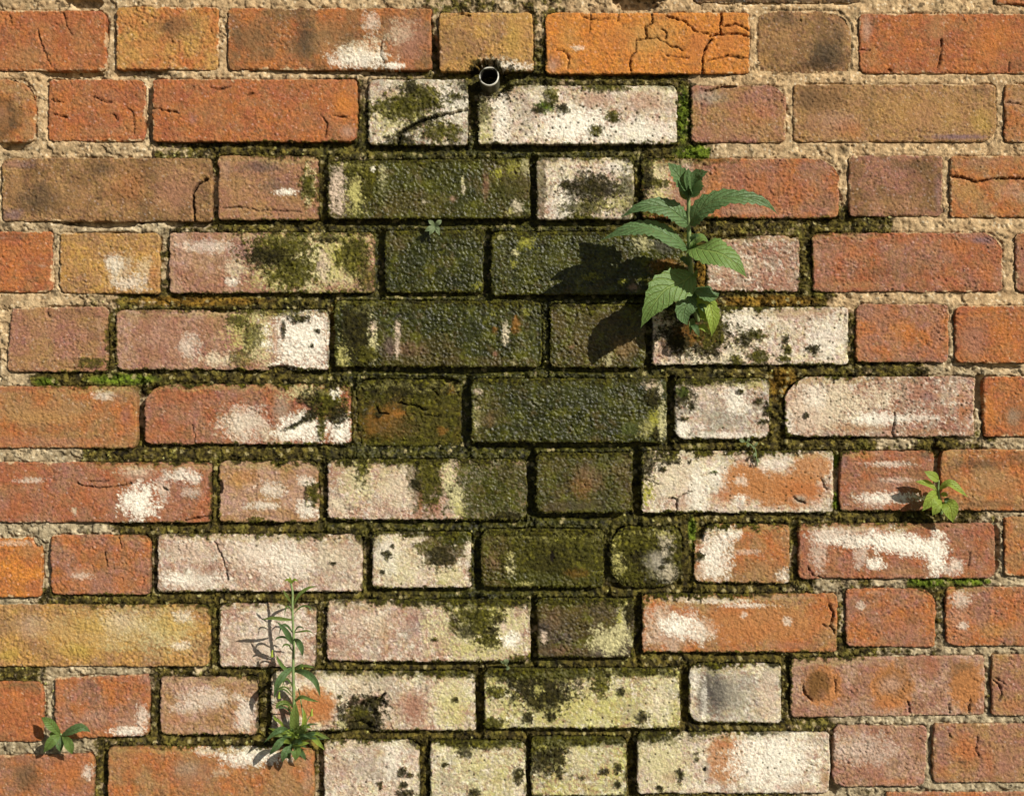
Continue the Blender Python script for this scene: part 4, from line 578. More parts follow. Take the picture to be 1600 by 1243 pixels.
        wet = wet * (1 - mk); moss = np.maximum(moss, mk * .95)
        H += mk * (.5 + .8 * wf)
        # yellowish film fringing it
        fr = g * ss(5, 0, np.abs(a_t - wt_ - 5)) * .35 * (1 - mk) * (1 - np.clip(wet, 0, 1))
        C = C * (1 - fr)[..., None] + fr[..., None] * PALL['yel'] * .85
    # old pointing smeared onto the arrises where the joints are sound
    sf = ss(.35, .1, mo_)
    if sf.max() > .2:
        sn = fbm(X, Y, 30, 5, sd + 53, .75); sf2 = fbm(X, Y, 5, 2, sd + 54, .9)
        re_ = np.minimum(np.minimum(V * (y1 - y0), (1 - V) * (y1 - y0)), np.minimum(U * (x1 - x0), (1 - U) * (x1 - x0)))
        mk = ss(1.0, -1.0, re_ - np.clip(-.8 + 9 * sn, -4, 6) - 2 * sf2) * sf * .85
        C = C * (1 - mk)[..., None] + mk[..., None] * lin((204, 178, 138)) * (1 + .3 * sf2)[..., None]
        H += mk * (.25 + .35 * sf2)
    # algae skin: glossy pimples
    if wet.max() > .3:
        a1, a2, _i = worley(X, Y, 3.4, sd + 60)
        gp = ss(.3, .8, wet) * np.clip(1 - moss, 0, 1)
        H += gp * (1.0 * (0.5 - a1) * ss(-.6, .3, fbm(X, Y, 26, 4, sd + 63, .7)) + 0.42 * fbm(X, Y, 16, 4, sd + 62, .6) + .45 * fbm(X, Y, 4.4, 2, sd + 67, .9) - .4 * ss(.2, .4, fbm(X, Y, 11, 3, sd + 66)))
        C = C * (1 + gp * (.7 * fbm(X, Y, 30, 5, sd + 61, .85) + .9 * (_i - .5)))[..., None]
        yg = gp * ss(.0, .5, fbm(X, Y, 30, 5, sd + 64, .85)) * .7
        C = C * (1 - yg)[..., None] + yg[..., None] * lin((104, 104, 26))
        bw = gp * ss(.1, .6, fbm(X, Y, 40, 4, sd + 65, .8)) * .5
        C = C * (1 - bw)[..., None] + bw[..., None] * lin((96, 78, 42))
    # moss texture
    if moss.max() > .2:
        a1, a2, ai = worley(X, Y, 5.0, sd + 70)
        mm_ = ss(.3, .8, moss)
        H += mm_ * (1.3 * (0.5 - a1) + 1.2 * fbm(X, Y, 11, 3, sd + 71))
        hi = ss(.55, 1, ai)[..., None] * mm_[..., None]
        C = C * (1 + hi * np.array([.9, .9, .5])) * (1 - .35 * mm_ * ss(.25, .7, a1))[..., None]
    # black lichen dots and pits on lime crusts
    if b.get('pits', 0):
        p1, p2, pid = worley(X, Y, 13, sd + 80)
        dot = ss(.20, .10, p1 * (1 + .8 * (pid - .5))) * (pid > 1 - .6 * b['pits'])
        C = C * (1 - dot)[..., None] + dot[..., None] * PALL['mod']
        H -= dot * 0.5
    # edge grime: the arrises hold a thin line of soil and moss where the joint is mossy
    # cracks
    for ci, (pts, wd, dp) in enumerate(b.get('cracks', ())):
        xs = [p[0] for p in pts]; ys = [p[1] for p in pts]
        sel = (X > min(xs) - 12) & (X < max(xs) + 12) & (Y > min(ys) - 12) & (Y < max(ys) + 12)
        if not sel.any():
            continue
        d = resample_poly_dist(X[sel], Y[sel], pts, sd + ci)
        wv = np.clip(wd * (0.62 + 1.1 * fbm(X[sel], Y[sel], 12, 3, sd + 90, .8)) * .52 + .15, .1, 9)
        crm = ss(wv + 3.4, wv, d + 1.8 * fbm(X[sel], Y[sel], 5, 2, sd + 91, .9)) * ss(-.1, .3, fbm(X[sel], Y[sel], 18, 2, sd + 92))
        H[sel] -= .7 * crm
        k = ss(wv + 0.9, wv * .35, d)
        H[sel] -= dp * 1.5 * k
        C[sel] = C[sel] * (1 - .7 * k)[:, None]
    for (cx, cy, rx, ry, dp) in b.get('chips', ()):
        d = np.hypot((X - cx) / rx, (Y - cy) / ry) - 0.35 * fbm(X, Y, 10, 3, sd + 95, .6)
        k = ss(1.12, .82, d)
        H -= dp * k
        # broken clay shows through
    # bury the rim of lost corners (large radii) is done by the inset above
    HH = H / PX_MM
    n_face = X.size
    P = Wp(X, Y, HH).reshape(-1, 3)
    idx = np.arange(n_face).reshape(X.shape)
    F = np.stack([idx[:-1, :-1], idx[1:, :-1], idx[1:, 1:], idx[:-1, 1:]], -1).reshape(-1, 4)
    # sides
    ring = np.concatenate([idx[0, :-1], idx[:-1, -1], idx[-1, :0:-1], idx[:0:-1, 0]])
    rx_, ry_ = X.ravel()[ring], Y.ravel()[ring]
    cxm, cym = (x0 + x1) / 2, (y0 + y1) / 2
    levels = [1.5, 4, 8, 14, 24, 60]
    allP = [P, P[ring]]; allF = [F]; prev = n_face + np.arange(len(ring)); base = n_face + len(ring)
    Cs = [C.reshape(-1, 3), C.reshape(-1, 3)[ring]]; Ws = [wet.ravel(), wet.ravel()[ring]]
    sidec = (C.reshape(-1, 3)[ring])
    for li, dpx in enumerate(levels):
        nn = 0.7 * fbm(rx_ * 1.0 + dpx * 3.1, ry_ + dpx * 5.3, 7, 2, sd + 97)
        sx = rx_ + np.sign(rx_ - cxm) * (0.0 + nn) * (np.abs(rx_ - cxm) > (x1 - x0) / 2 - 12)
        sy = ry_ + np.sign(ry_ - cym) * (0.0 + nn) * (np.abs(ry_ - cym) > (y1 - y0) / 2 - 12)
        hz = np.minimum(HH.ravel()[ring] - 0.6 * (li + 1), 0 - dpx + HH.ravel()[ring] * .3)
        q = Wp(sx, sy, hz)
        allP.append(q)
        cur = base + np.arange(len(ring)); base += len(ring)
        nx = np.roll(cur, -1); pnx = np.roll(prev, -1)
        allF.append(np.stack([prev, pnx, nx, cur], -1))
        prev = cur
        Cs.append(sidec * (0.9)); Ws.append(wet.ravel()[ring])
    Vv = np.concatenate(allP); Ff = np.concatenate(allF)[:, ::1]
    o = mesh_from('brick', Vv, Ff, M_BRICK, wall, dict(tint=np.clip(np.concatenate(Cs), 0.004, .86), wet=np.clip(np.concatenate(Ws), 0, 1)))
    if 'label' in b:
        o['label'] = b['label']
    brick_objs.append(o)
    sel = (moss.ravel() > .45) & (X.ravel() > -20) & (X.ravel() < 1620) & (Y.ravel() > -20) & (Y.ravel() < 1262)
    if sel.any():
        MOSSPTS.append(np.concatenate([P[sel], (C.reshape(-1, 3)[sel])], 1))
    # raster of covered cells, for the joints
    xi0, xi1 = int(max(x0, GX0)) - GX0, int(min(x1, GX1)) - GX0
    for xx in range(xi0, xi1 + 1):
        px = xx + GX0
        fu = (px - x0) / (x1 - x0)
        rr = 0
        ddl, ddr = px - x0, x1 - px
        def ins1(d, r):
            t = min(max(1 - d / r, 0), 1); return r * (1 - math.sqrt(1 - t * t * .98))
        yt = y0 + (1 - fu) * cor[0][1] + fu * cor[1][1] + ins1(ddl, rad[0]) * .8 + ins1(ddr, rad[1]) * .8
        yb = y1 + (1 - fu) * cor[3][1] + fu * cor[2][1] - ins1(ddl, rad[3]) * .8 - ins1(ddr, rad[2]) * .8
        a, c = int(round(yt)) - GY0, int(round(yb)) - GY0
        HM[max(a, 0):max(c + 1, 0), xx] = True

# ------------------------------------------------------------------ joints
def run_dist(mask, axis, rev):
    m = mask if not rev else np.flip(mask, axis)
    n = m.shape[axis]
    out = np.zeros(m.shape, np.float32)
    cur = np.full(m.shape[1 - axis], 60.0, np.float32)
    for i in range(n):
        row = m[i] if axis == 0 else m[:, i]
        cur = np.where(row, 0, np.minimum(cur + 1, 60))
        if axis == 0:
            out[i] = cur
        else:
            out[:, i] = cur
    return np.flip(out, axis) if rev else out

dU = run_dist(HM, 0, False); dD = run_dist(HM, 0, True); dL = run_dist(HM, 1, False); dR = run_dist(HM, 1, True)
MG = 1.5
gx = np.arange(GX0, GX1, MG); gy = np.arange(GY0, GY1, MG)
X, Y = np.meshgrid(gx, gy)
ix = np.clip(np.round(X - GX0).astype(int), 0, HM.shape[1] - 1); iy = np.clip(np.round(Y - GY0).astype(int), 0, HM.shape[0] - 1)
du, dd, dl, dr = (a[iy, ix].astype(float) for a in (dU, dD, dL, dR))
hm = HM[iy, ix]
dmin = np.minimum(np.minimum(du, dd), np.minimum(dl, dr))
def erode(m, n):
    r = m.copy()
    for _ in range(n):
        q = r.copy()
        q[1:] &= r[:-1]; q[:-1] &= r[1:]; q[:, 1:] &= r[:, :-1]; q[:, :-1] &= r[:, 1:]
        r = q
    return r
buried = erode(hm, 4)
# keep the mortar behind chipped places
for b in B:
    for (cx, cy, rx, ry, dp) in b.get('chips', ()):
        buried &= ~(np.hypot((X - cx) / (rx * 1.5), (Y - cy) / (ry * 1.5)) < 1)
        hm &= ~(np.hypot((X - cx) / (rx * 1.1), (Y - cy) / (ry * 1.1)) < 1)
keep = ~buried
# fields
num = np.zeros(X.shape + (3,)); den = np.zeros(X.shape)
xs, ys = X[keep], Y[keep]
num = np.zeros((len(xs), 3)); den = np.zeros(len(xs))
for r in MF:
    d2 = ((xs - r[0]) ** 2 / 1.0 + ((ys - r[1]) * 1.6) ** 2)
    wgt = 1.0 / (d2 + 220.0) ** 2
    num += wgt[:, None] * r[2:5]; den += wgt
fld = num / den[:, None]
mo, de, to = fld.T
de = np.minimum(de, 5.5) * (1 + .05 * ss(.3, .8, mo)) + .6
du, dd, dl, dr = du[keep], dd[keep], dl[keep], dr[keep]
hk = hm[keep]
bed = (du + dd) < 44
t = np.where(bed, du / (du + dd + 1e-6), .5)
tl_ = np.where((dl + dr) < 40, dr / (dl + dr + 1e-6), .5)
# washed-out joints are deepest right under the upper brick and slope out onto the lower one
ero = ss(2.5, 6, de)
prof = np.where(bed, 1.55 - 1.25 * ss(.18, .62, t + .35 * fbm(xs, ys, 40, 3, 550, .6)), 1.0)
Hm = -de * (1 - ero + ero * prof)
lump = fbm(xs, ys, 26, 3, 501, .55)
g1 = fbm(xs, ys, 8, 4, 502, .75)
w1, w2, wid = worley(xs, ys, 5.2, 503)
w3, w4, wid2 = worley(xs, ys, 15, 504)
w5, w6, wid2_ = worley(xs, ys, 9, 545)
Hm += lump * (1.2 + 2.5 * mo) + g1 * (.55 + 2.1 * mo)
Hm += (0.5 - w1) * (.5 + 1.0 * mo) * (0.5 + wid)
# lips of old pointing: stay flush in plates with broken edges
plate = ss(-.05, .08, fbm(xs, ys, 30, 3, 505, .6)) * (1 - ss(.3, .7, mo))
Hm += plate * np.clip(de - .8, 0, 2.5) * .75
tr_ = ss(.06, .0, np.abs(fbm(xs, ys * 1.5, 20, 4, 520, .7))) * ss(-.1, .25, fbm(xs, ys, 30, 2, 521))
Hm -= 2.2 * tr_
Hm += (.45 + .9 * mo) * fbm(xs, ys, 12, 3, 522, .8)
pit = ss(.28, .12, w3) * (wid2 > .55)
Hm -= pit * 1.3 * (.4 + .4 * mo)
near = np.minimum(np.minimum(du, dd), np.minimum(dl, dr))
gapn = ss(-.12, .22, fbm(xs, ys, 34, 3, 530, .6) + .12 * np.where(bed & (du < dd), 1, 0) + .10 * np.where(dr < dl, 1, 0))
Hm -= 2.6 * gapn * ss(3.4, 1.2, near) * (near > 0)
for (cx, cy, rx, ry, dp) in VOID:
    s = (np.abs(xs - cx) < rx * 1.6 + 8) & (np.abs(ys - cy) < ry * 1.8 + 8)
    if not s.any():
        continue
    d = np.hypot((xs[s] - cx) / (rx + 3), (ys[s] - cy) / (ry + 2.5)) - .32 * fbm(xs[s], ys[s], 12, 3, 506, .6)
    k = ss(1.15, .75, d)
    tgt = -dp * .9 - 1.2 * g1[s]
    Hm[s] = np.minimum(Hm[s], Hm[s] * (1 - k) + tgt * k)
# soil and moss cushion that the big weed is rooted in
for (cx, cy, rx, ry, hh) in [(1082, 500, 46, 60, 10), (1085, 425, 34, 36, 5), (455, 1158, 26, 12, 3), (95, 1148, 12, 10, 3), (1470, 800, 14, 8, 3), (1075, 860, 16, 50, 3), (948, 850, 14, 30, 2)]:
    k = ss(1.1, .35, np.hypot((xs - cx) / rx, (ys - cy) / ry) - .3 * fbm(xs, ys, 14, 3, 507, .6))
    Hm += hh * k
# colour
sand = lin((208, 178, 134)); sand2 = lin((172, 142, 104)); grey = lin((186, 174, 144)); grey2 = lin((128, 118, 94))
k1 = ss(-.5, .5, fbm(xs, ys, 20, 4, 510, .7))[:, None]
Cc = (sand * (1 - k1) + sand2 * k1) * (1 - to[:, None]) + (grey * (1 - k1) + grey2 * k1) * to[:, None]
Cc = Cc * (1 + .28 * g1 + .35 * (wid - .5))[:, None]
grit = (ss(.80, .98, wid) * ss(.45, .2, w1) * .7)[:, None]
Cc = Cc * (1 - grit) + grit * lin((236, 222, 190))
dirt_ = (ss(.12, .45, fbm(xs, ys, 16, 4, 551, .8)) * .55)[:, None]
Cc = Cc * (1 - dirt_) + dirt_ * lin((104, 90, 62))
dgrit = ss(.10, .02, wid)[:, None]
Cc = Cc * (1 - dgrit * .6)
soil = (ss(-.1, .5, fbm(xs, ys, 18, 4, 511, .7)) * .55 * ss(.1, .6, mo))[:, None]
Cc = Cc * (1 - soil) + soil * lin((84, 66, 34))
mn = mo + 0.55 * fbm(xs, ys, 15, 4, 512, .7) + .12 * fbm(xs, ys, 70, 2, 513)
moss = ss(.42, .62, mn) * ss(.02, .2, mo)
mc = ss(-.4, .5, fbm(xs, ys, 11, 3, 514, .7))[:, None]
mhi = ss(.1, .6, fbm(xs, ys, 36, 3, 515, .6))[:, None]
mcol = lin((54, 46, 22)) * (1 - mc) + lin((100, 88, 38)) * mc
mcol = mcol * (1 - .5 * mhi) + .5 * mhi * lin((116, 108, 48))
bright = np.zeros(len(xs))
for (cx, cy, rx, ry) in [(1068, 180, 12, 50), (1090, 238, 40, 14), (1450, 908, 40, 10), (1520, 906, 40, 9), (1306, 780, 8, 16), (1308, 720, 6, 14), (1082, 830, 7, 26), (190, 592, 60, 10), (70, 596, 20, 8), (60, 1165, 14, 8)]:
    bright = np.maximum(bright, ss(1.2, .5, np.hypot((xs - cx) / rx, (ys - cy) / ry)))
mcol = mcol * (1 - bright[:, None] * .75) + (bright[:, None] * .75) * lin((92, 112, 26))
rusty = np.zeros(len(xs))
for (cx, cy, rx, ry) in [(1225, 600, 26, 30), (1085, 430, 40, 30), (1100, 515, 34, 24), (530, 500, 20, 40), (560, 650, 20, 40), (1200, 470, 90, 10), (300, 470, 120, 9)]:
    rusty = np.maximum(rusty, ss(1.2, .5, np.hypot((xs - cx) / rx, (ys - cy) / ry)))
mcol = mcol * (1 - rusty[:, None] * .55) + (rusty[:, None] * .55) * lin((134, 96, 30))
damp = ss(1.15, .55, np.hypot((xs - 780) / (330 - .0 * ys), (ys - 560) / 520) - .35 * fbm(xs, ys, 60, 3, 542, .6))
damp = damp * ss(.5, .8, mo)
mcol = mcol * (1 - .75 * damp[:, None]) + .75 * damp[:, None] * (PALL['ald'] * (1 - mc) + PALL['alg'] * 1.15 * mc)
v1, v2, vid = worley(xs, ys, 3.6, 540)
mcol = mcol * np.clip(1 + .7 * g1 + 1.3 * (vid - .5) + .5 * fbm(xs, ys, 34, 3, 541, .7), .25, 2.6)[:, None]
stn = (ss(.80, .92, _h(np.floor(wid2_ * 999), np.floor(wid2_ * 77), 3) * ss(.55, .3, w5)) )[:, None] * .8
mcol = mcol * (1 - stn) + stn * lin((170, 156, 110))
fleck = (ss(.90, .97, wid) * ss(.38, .2, w1) * (1 - bright) * ss(-.1, .3, fbm(xs, ys, 22, 2, 519)))[:, None]
mcol = mcol * (1 - fleck) + fleck * lin((190, 182, 112))
Cc = Cc * (1 - moss[:, None]) + moss[:, None] * mcol
Hm += moss * (0.9 + 1.3 * fbm(xs, ys, 9, 3, 516, .7) + .8 * (.5 - w1))
# never stand in front of the brick faces
Hm = np.where(hk, np.minimum(Hm, -3.2), np.minimum(Hm, 12.0))
idx = np.full(X.shape, -1, int); idx[keep] = np.arange(len(xs))
q = np.stack([idx[:-1, :-1], idx[1:, :-1], idx[1:, 1:], idx[:-1, 1:]], -1).reshape(-1, 4)
q = q[(q >= 0).all(1)]
Pm = Wp(xs, ys, Hm / PX_MM)
mortar = mesh_from('mortar', Pm, q, M_MORTAR, wall, dict(tint=np.clip(Cc, .004, .86), wet=np.maximum(moss * .12, damp * .7)))
sel = (moss > .5) & (~hk) & (ys > -10) & (ys < 1253) & (xs > -10) & (xs < 1610)
MOSSPTS.append(np.concatenate([Pm[sel], Cc[sel]], 1))

# ------------------------------------------------------------------ moss tufts
MP = np.concatenate(MOSSPTS)
r2 = np.random.RandomState(11)
NT = min(95000, len(MP))
pick = MP[r2.choice(len(MP), NT, replace=False)]
base = pick[:, :3]
k = 3
ang = r2.uniform(0, 6.283, (NT, 1)) + np.arange(k) * 2.1 + r2.uniform(-.4, .4, (NT, k))
ln = r2.uniform(.0008, .0023, (NT, 1)) * r2.uniform(.7, 1.2, (NT, k))
out = r2.uniform(.35, 1.0, (NT, k))
dirs = np.stack([np.cos(ang), -out * 1.1, np.sin(ang)], -1)
dirs /= np.linalg.norm(dirs, axis=-1, keepdims=True)
side = np.stack([-np.sin(ang), 0 * ang, np.cos(ang)], -1)
b3 = base[:, None, :] + r2.uniform(-.0005, .0005, (NT, 1, 3))
wdt = (ln * .22)[..., None]
p0 = b3 - side * wdt * .6 + dirs * 0; p1 = b3 + side * wdt * .6; p2 = b3 + dirs * ln[..., None]
TV = np.stack([p0 + 0 * p2, p1 + 0 * p2, p2], 2).reshape(-1, 3)
TF = np.arange(NT * k * 3).reshape(-1, 3)
tc = pick[:, 3:] * r2.uniform(.6, 1.9, (NT, 1)) * np.array([1.0, 1.05, .9])
tc = np.repeat(tc, k * 3, 0)
moss_o = mesh_from('moss', TV, TF, M_MOSS, None, dict(tint=np.clip(tc, .005, .5), wet=np.zeros(len(tc))), smooth=False)
moss_o['kind'] = 'stuff'
moss_o['label'] = 'olive green moss growing in the joints and over the damp bricks'
moss_o['category'] = 'moss'

# ------------------------------------------------------------------ the wall beyond the picture (plain, in case one steps aside)
def boxes_mesh(name, boxes, mat, parent, col=None):
    Vs, Fs, Cs = [], [], []
    for i, (a0, b0, a1, b1, h0, h1, c) in enumerate(boxes):
        n = len(Vs) * 8
        e = 3
        v = [Wp(x, y, h) for (x, y, h) in ((a0, b0, h0), (a1, b0, h0), (a1, b1, h0), (a0, b1, h0), (a0 + e, b0 + e, h1), (a1 - e, b0 + e, h1), (a1 - e, b1 - e, h1), (a0 + e, b1 - e, h1))]
        Vs.append(np.array(v))
        Fs += [[n + 4, n + 7, n + 6, n + 5], [n, n + 4, n + 5, n + 1], [n + 1, n + 5, n + 6, n + 2], [n + 2, n + 6, n + 7, n + 3], [n + 3, n + 7, n + 4, n]]
        Cs.append(np.tile(c, (8, 1)))
    return mesh_from(name, np.concatenate(Vs), np.array(Fs), mat, parent, dict(tint=np.concatenate(Cs), wet=np.zeros(8 * len(Vs))), smooth=False)

r3 = random.Random(3)
rows = {}
for b in B:
    x0, y0, x1, y1 = b['q']
    rr = int(round((y0 - 18) / 115.6))
    rows.setdefault(rr, []).append((x0, x1, y0, y1))
bx = []
WX0, WX1 = -1500, 3100
YB = CYP + ZC / S
n_up, n_dn = -8, int((YB - 18) / 115.6)
keys = ['rorg', 'red', 'tan', 'brn', 'rpk', 'och', 'pnk']
def fill(xa, xb, ya, yb, start):
    x = xa; k = start
    while x < xb - 20:
        wdx = 316 if k % 2 == 0 else 152
        x2 = min(x + wdx, xb)
        c = PALL[keys[r3.randrange(7)]] * (1 - .3 * r3.random())
        h = r3.uniform(-1, 1)
        bx.append((x, ya, x2, yb, -20, h, c))
        x = x2 + 15; k += 1
for rr in range(n_up, n_dn + 1):
    if rr == 11:
        fill(WX0, 1370, 1264, 1356, 1); fill(1720, WX1, 1237, 1330, 0)
        continue
    if rr >= 12:
        ya = 18 + 115.6 * rr - 42
        fill(WX0 + (rr % 2) * 90 - 60, WX1, ya, min(ya + 95, YB - 2), rr)
        continue
    if rr in rows and 1 - 1 < rr < 12:
        L = min(rows[rr]); R = max(rows[rr], key=lambda t: t[1])
        fill(WX0 + r3.uniform(-80, 0), L[0] - 15, L[2], L[3], rr)
        fill(R[1] + 15, WX1 + r3.uniform(0, 80), R[2], R[3], rr)
    elif rr in rows and rr >= 12 or rr == 12:
        fill(WX0, 1370, 1268, 1360, 1); fill(1720, WX1, 1240, 1332, 0)
    elif rr == 0 or rr == -1 or (rr in rows and rr < 1):
        if rr == 0:
            continue
        ya = 18 + 115.6 * rr
        if rr == -1:
            fill(WX0, 1072, ya, -6, 0); fill(1358, 1546, ya, -1, 1); fill(1730, WX1, ya, -4, 1)
        else:
            fill(WX0 + (rr % 2) * 90, WX1, ya, ya + 95, rr)
    else:
        ya = 18 + 115.6 * rr
        fill(WX0 + (rr % 2) * 90 - 60, WX1, ya, min(ya + 95, YB - 2), rr)
L = min(rows[0]) if 0 in rows else None
# course 1 is keyed 0 by the rounding above
for rr in (0,):
    if rr in rows:
        L = min(rows[rr]); R = max(rows[rr], key=lambda t: t[1])
        fill(WX0, L[0] - 15, L[2], L[3], 0); fill(R[1] + 15, WX1, R[2], R[3], 1)
outer = boxes_mesh('outer_brickwork', bx, M_BRICK, wall)
outer['kind'] = 'stuff'
grc = lin((176, 160, 124))
d_ = 5
mb = [(WX0 - 90, 18 + 115.6 * n_up - 20, WX1 + 100, GY0 + 4, -60, -d_, grc), (WX0 - 90, GY1 - 4, WX1 + 100, YB, -60, -d_, grc), (WX0 - 90, GY0 + 5, GX0 + 4, GY1 - 5, -60, -d_, grc), (GX1 - 4, GY0 + 5, WX1 + 100, GY1 - 5, -60, -d_, grc),
      (GX0 - 60, GY0 - 60, GX1 + 60, GY1 + 60, -260, -62, grc)]
outm = boxes_mesh('outer_mortar', mb, M_MORTAR, wall)
outm['kind'] = 'stuff'
M_COPE = plain('coping_stone', (.34, .32, .27), scale=30, bump=.002)
cop = boxes_mesh('coping', [(WX0 - 110, 18 + 115.6 * n_up - 90, WX1 + 120, 18 + 115.6 * n_up - 22, -300, 30, grc)], M_COPE, wall)

# ground in front of the wall
M_GROUND = plain('gravelly_soil', (.10, .085, .055), rough=.95, scale=14, vary=.4, bump=.01)
me = bpy.data.meshes.new('ground')
me.from_pydata([(-60, -90, 0), (60, -90, 0), (60, 30, 0), (-60, 30, 0)], [], [(0, 1, 2, 3)])
me.materials.append(M_GROUND)
gr = bpy.data.objects.new('ground', me); sc.collection.objects.link(gr); gr['kind'] = 'structure'

# ------------------------------------------------------------------ weep pipe
def tag(o, label, cat, group=None):
    o['label'] = label; o['category'] = cat
    if group:
        o['group'] = group

def persp(px, py, h):
    """a point h units in front of the wall that stands where (px, py) is seen"""
    f = (DPX - h) / DPX
    return CXP + (px - CXP) * f, CYP + (py - CYP) * f, h

def pt3(px, py, h):
    x, y, h = persp(px, py, h)
    return Vector(Wp(x, y, h).tolist())

M_PIPE = plain('aged_pipe', (.10, .095, .06), rough=.45, spec=.5, scale=260, vary=.35, bump=.0004)
M_PIPEIN = plain('pipe_bore_black', (.02, .018, .014), rough=.9, scale=200)  # near-black colour for the inside of the pipe
pipe = bpy.data.objects.new('drain_pipe', None); sc.collection.objects.link(pipe)
A = pt3(764, 119, 12); Bk = Vector(Wp(767, 136, -70).tolist())
pipe.location = Bk
tag(pipe, 'short round pipe end with bright rim poking out of the top joint', 'pipe')
ax = (A - Bk).normalized(); sx = ax.cross(Vector((0, 0, 1))).normalized(); sz = sx.cross(ax).normalized()
def tube(name, r0s, mat, parent, seg=40):
    V = []; F = []
    for (t, r) in r0s:
        c = A - ax * t
        for k in range(seg):
            a = 2 * math.pi * k / seg
            wv = 1 + .012 * math.sin(3 * a + 1) + .008 * math.sin(7 * a)
            V.append(c + (sx * math.cos(a) + sz * math.sin(a)) * r * wv)
    for i in range(len(r0s) - 1):
        for k in range(seg):
            k2 = (k + 1) % seg
            F.append((i * seg + k, i * seg + k2, (i + 1) * seg + k2, (i + 1) * seg + k))
    me = bpy.data.meshes.new(name); me.from_pydata([tuple(v) for v in V], [], F); me.materials.append(mat)
    for p in me.polygons: p.use_smooth = True
    o = bpy.data.objects.new(name, me); sc.collection.objects.link(o)
    o.parent = parent; o.matrix_parent_inverse = parent.matrix_world.inverted()
    return o
R_ = 15.4 * S; r_ = 13.4 * S
bpy.context.view_layer.update()
def setp(o, parent):
    o.parent = parent
    o.matrix_parent_inverse = parent.matrix_world.inverted()
tube('pipe_body', [(.002, R_), (.0034, R_ * .995), (.02, R_), (.06, R_)], M_PIPE, pipe)
tube('rim', [(.0035, r_), (.0008, r_), (.0, r_ + .0004), (0, R_ - .0005), (.0006, R_ + .0002), (.0022, R_ + .0002)], plain('pipe_rim', (.74, .72, .62), rough=.38, spec=.6, scale=400, vary=.25), pipe)
tube('bore', [(.0030, r_ * .999), (.02, r_ * .98), (.055, r_ * .97), (.0551, .0001)], M_PIPEIN, pipe)

M_RIM = bpy.data.materials['pipe_rim']
_t = M_RIM.node_tree; _b = _t.nodes['Principled BSDF']
_g = N(_t, 'ShaderNodeNewGeometry'); _n = N(_t, 'ShaderNodeTexNoise'); _n.inputs['Scale'].default_value = 62; _n.inputs['Detail'].default_value = 4
_t.links.new(_g.outputs['Position'], _n.inputs['Vector'])
_r = N(_t, 'ShaderNodeValToRGB'); _r.color_ramp.elements[0].position = .40; _r.color_ramp.elements[0].color = (.03, .028, .015, 1); _r.color_ramp.elements[1].position = .46; _r.color_ramp.elements[1].color = (.62, .60, .50, 1)  # grime patches that also paint the rim as only partly lit
_t.links.new(_n.outputs['Fac'], _r.inputs[0]); _t.links.new(_r.outputs[0], _b.inputs['Base Color'])

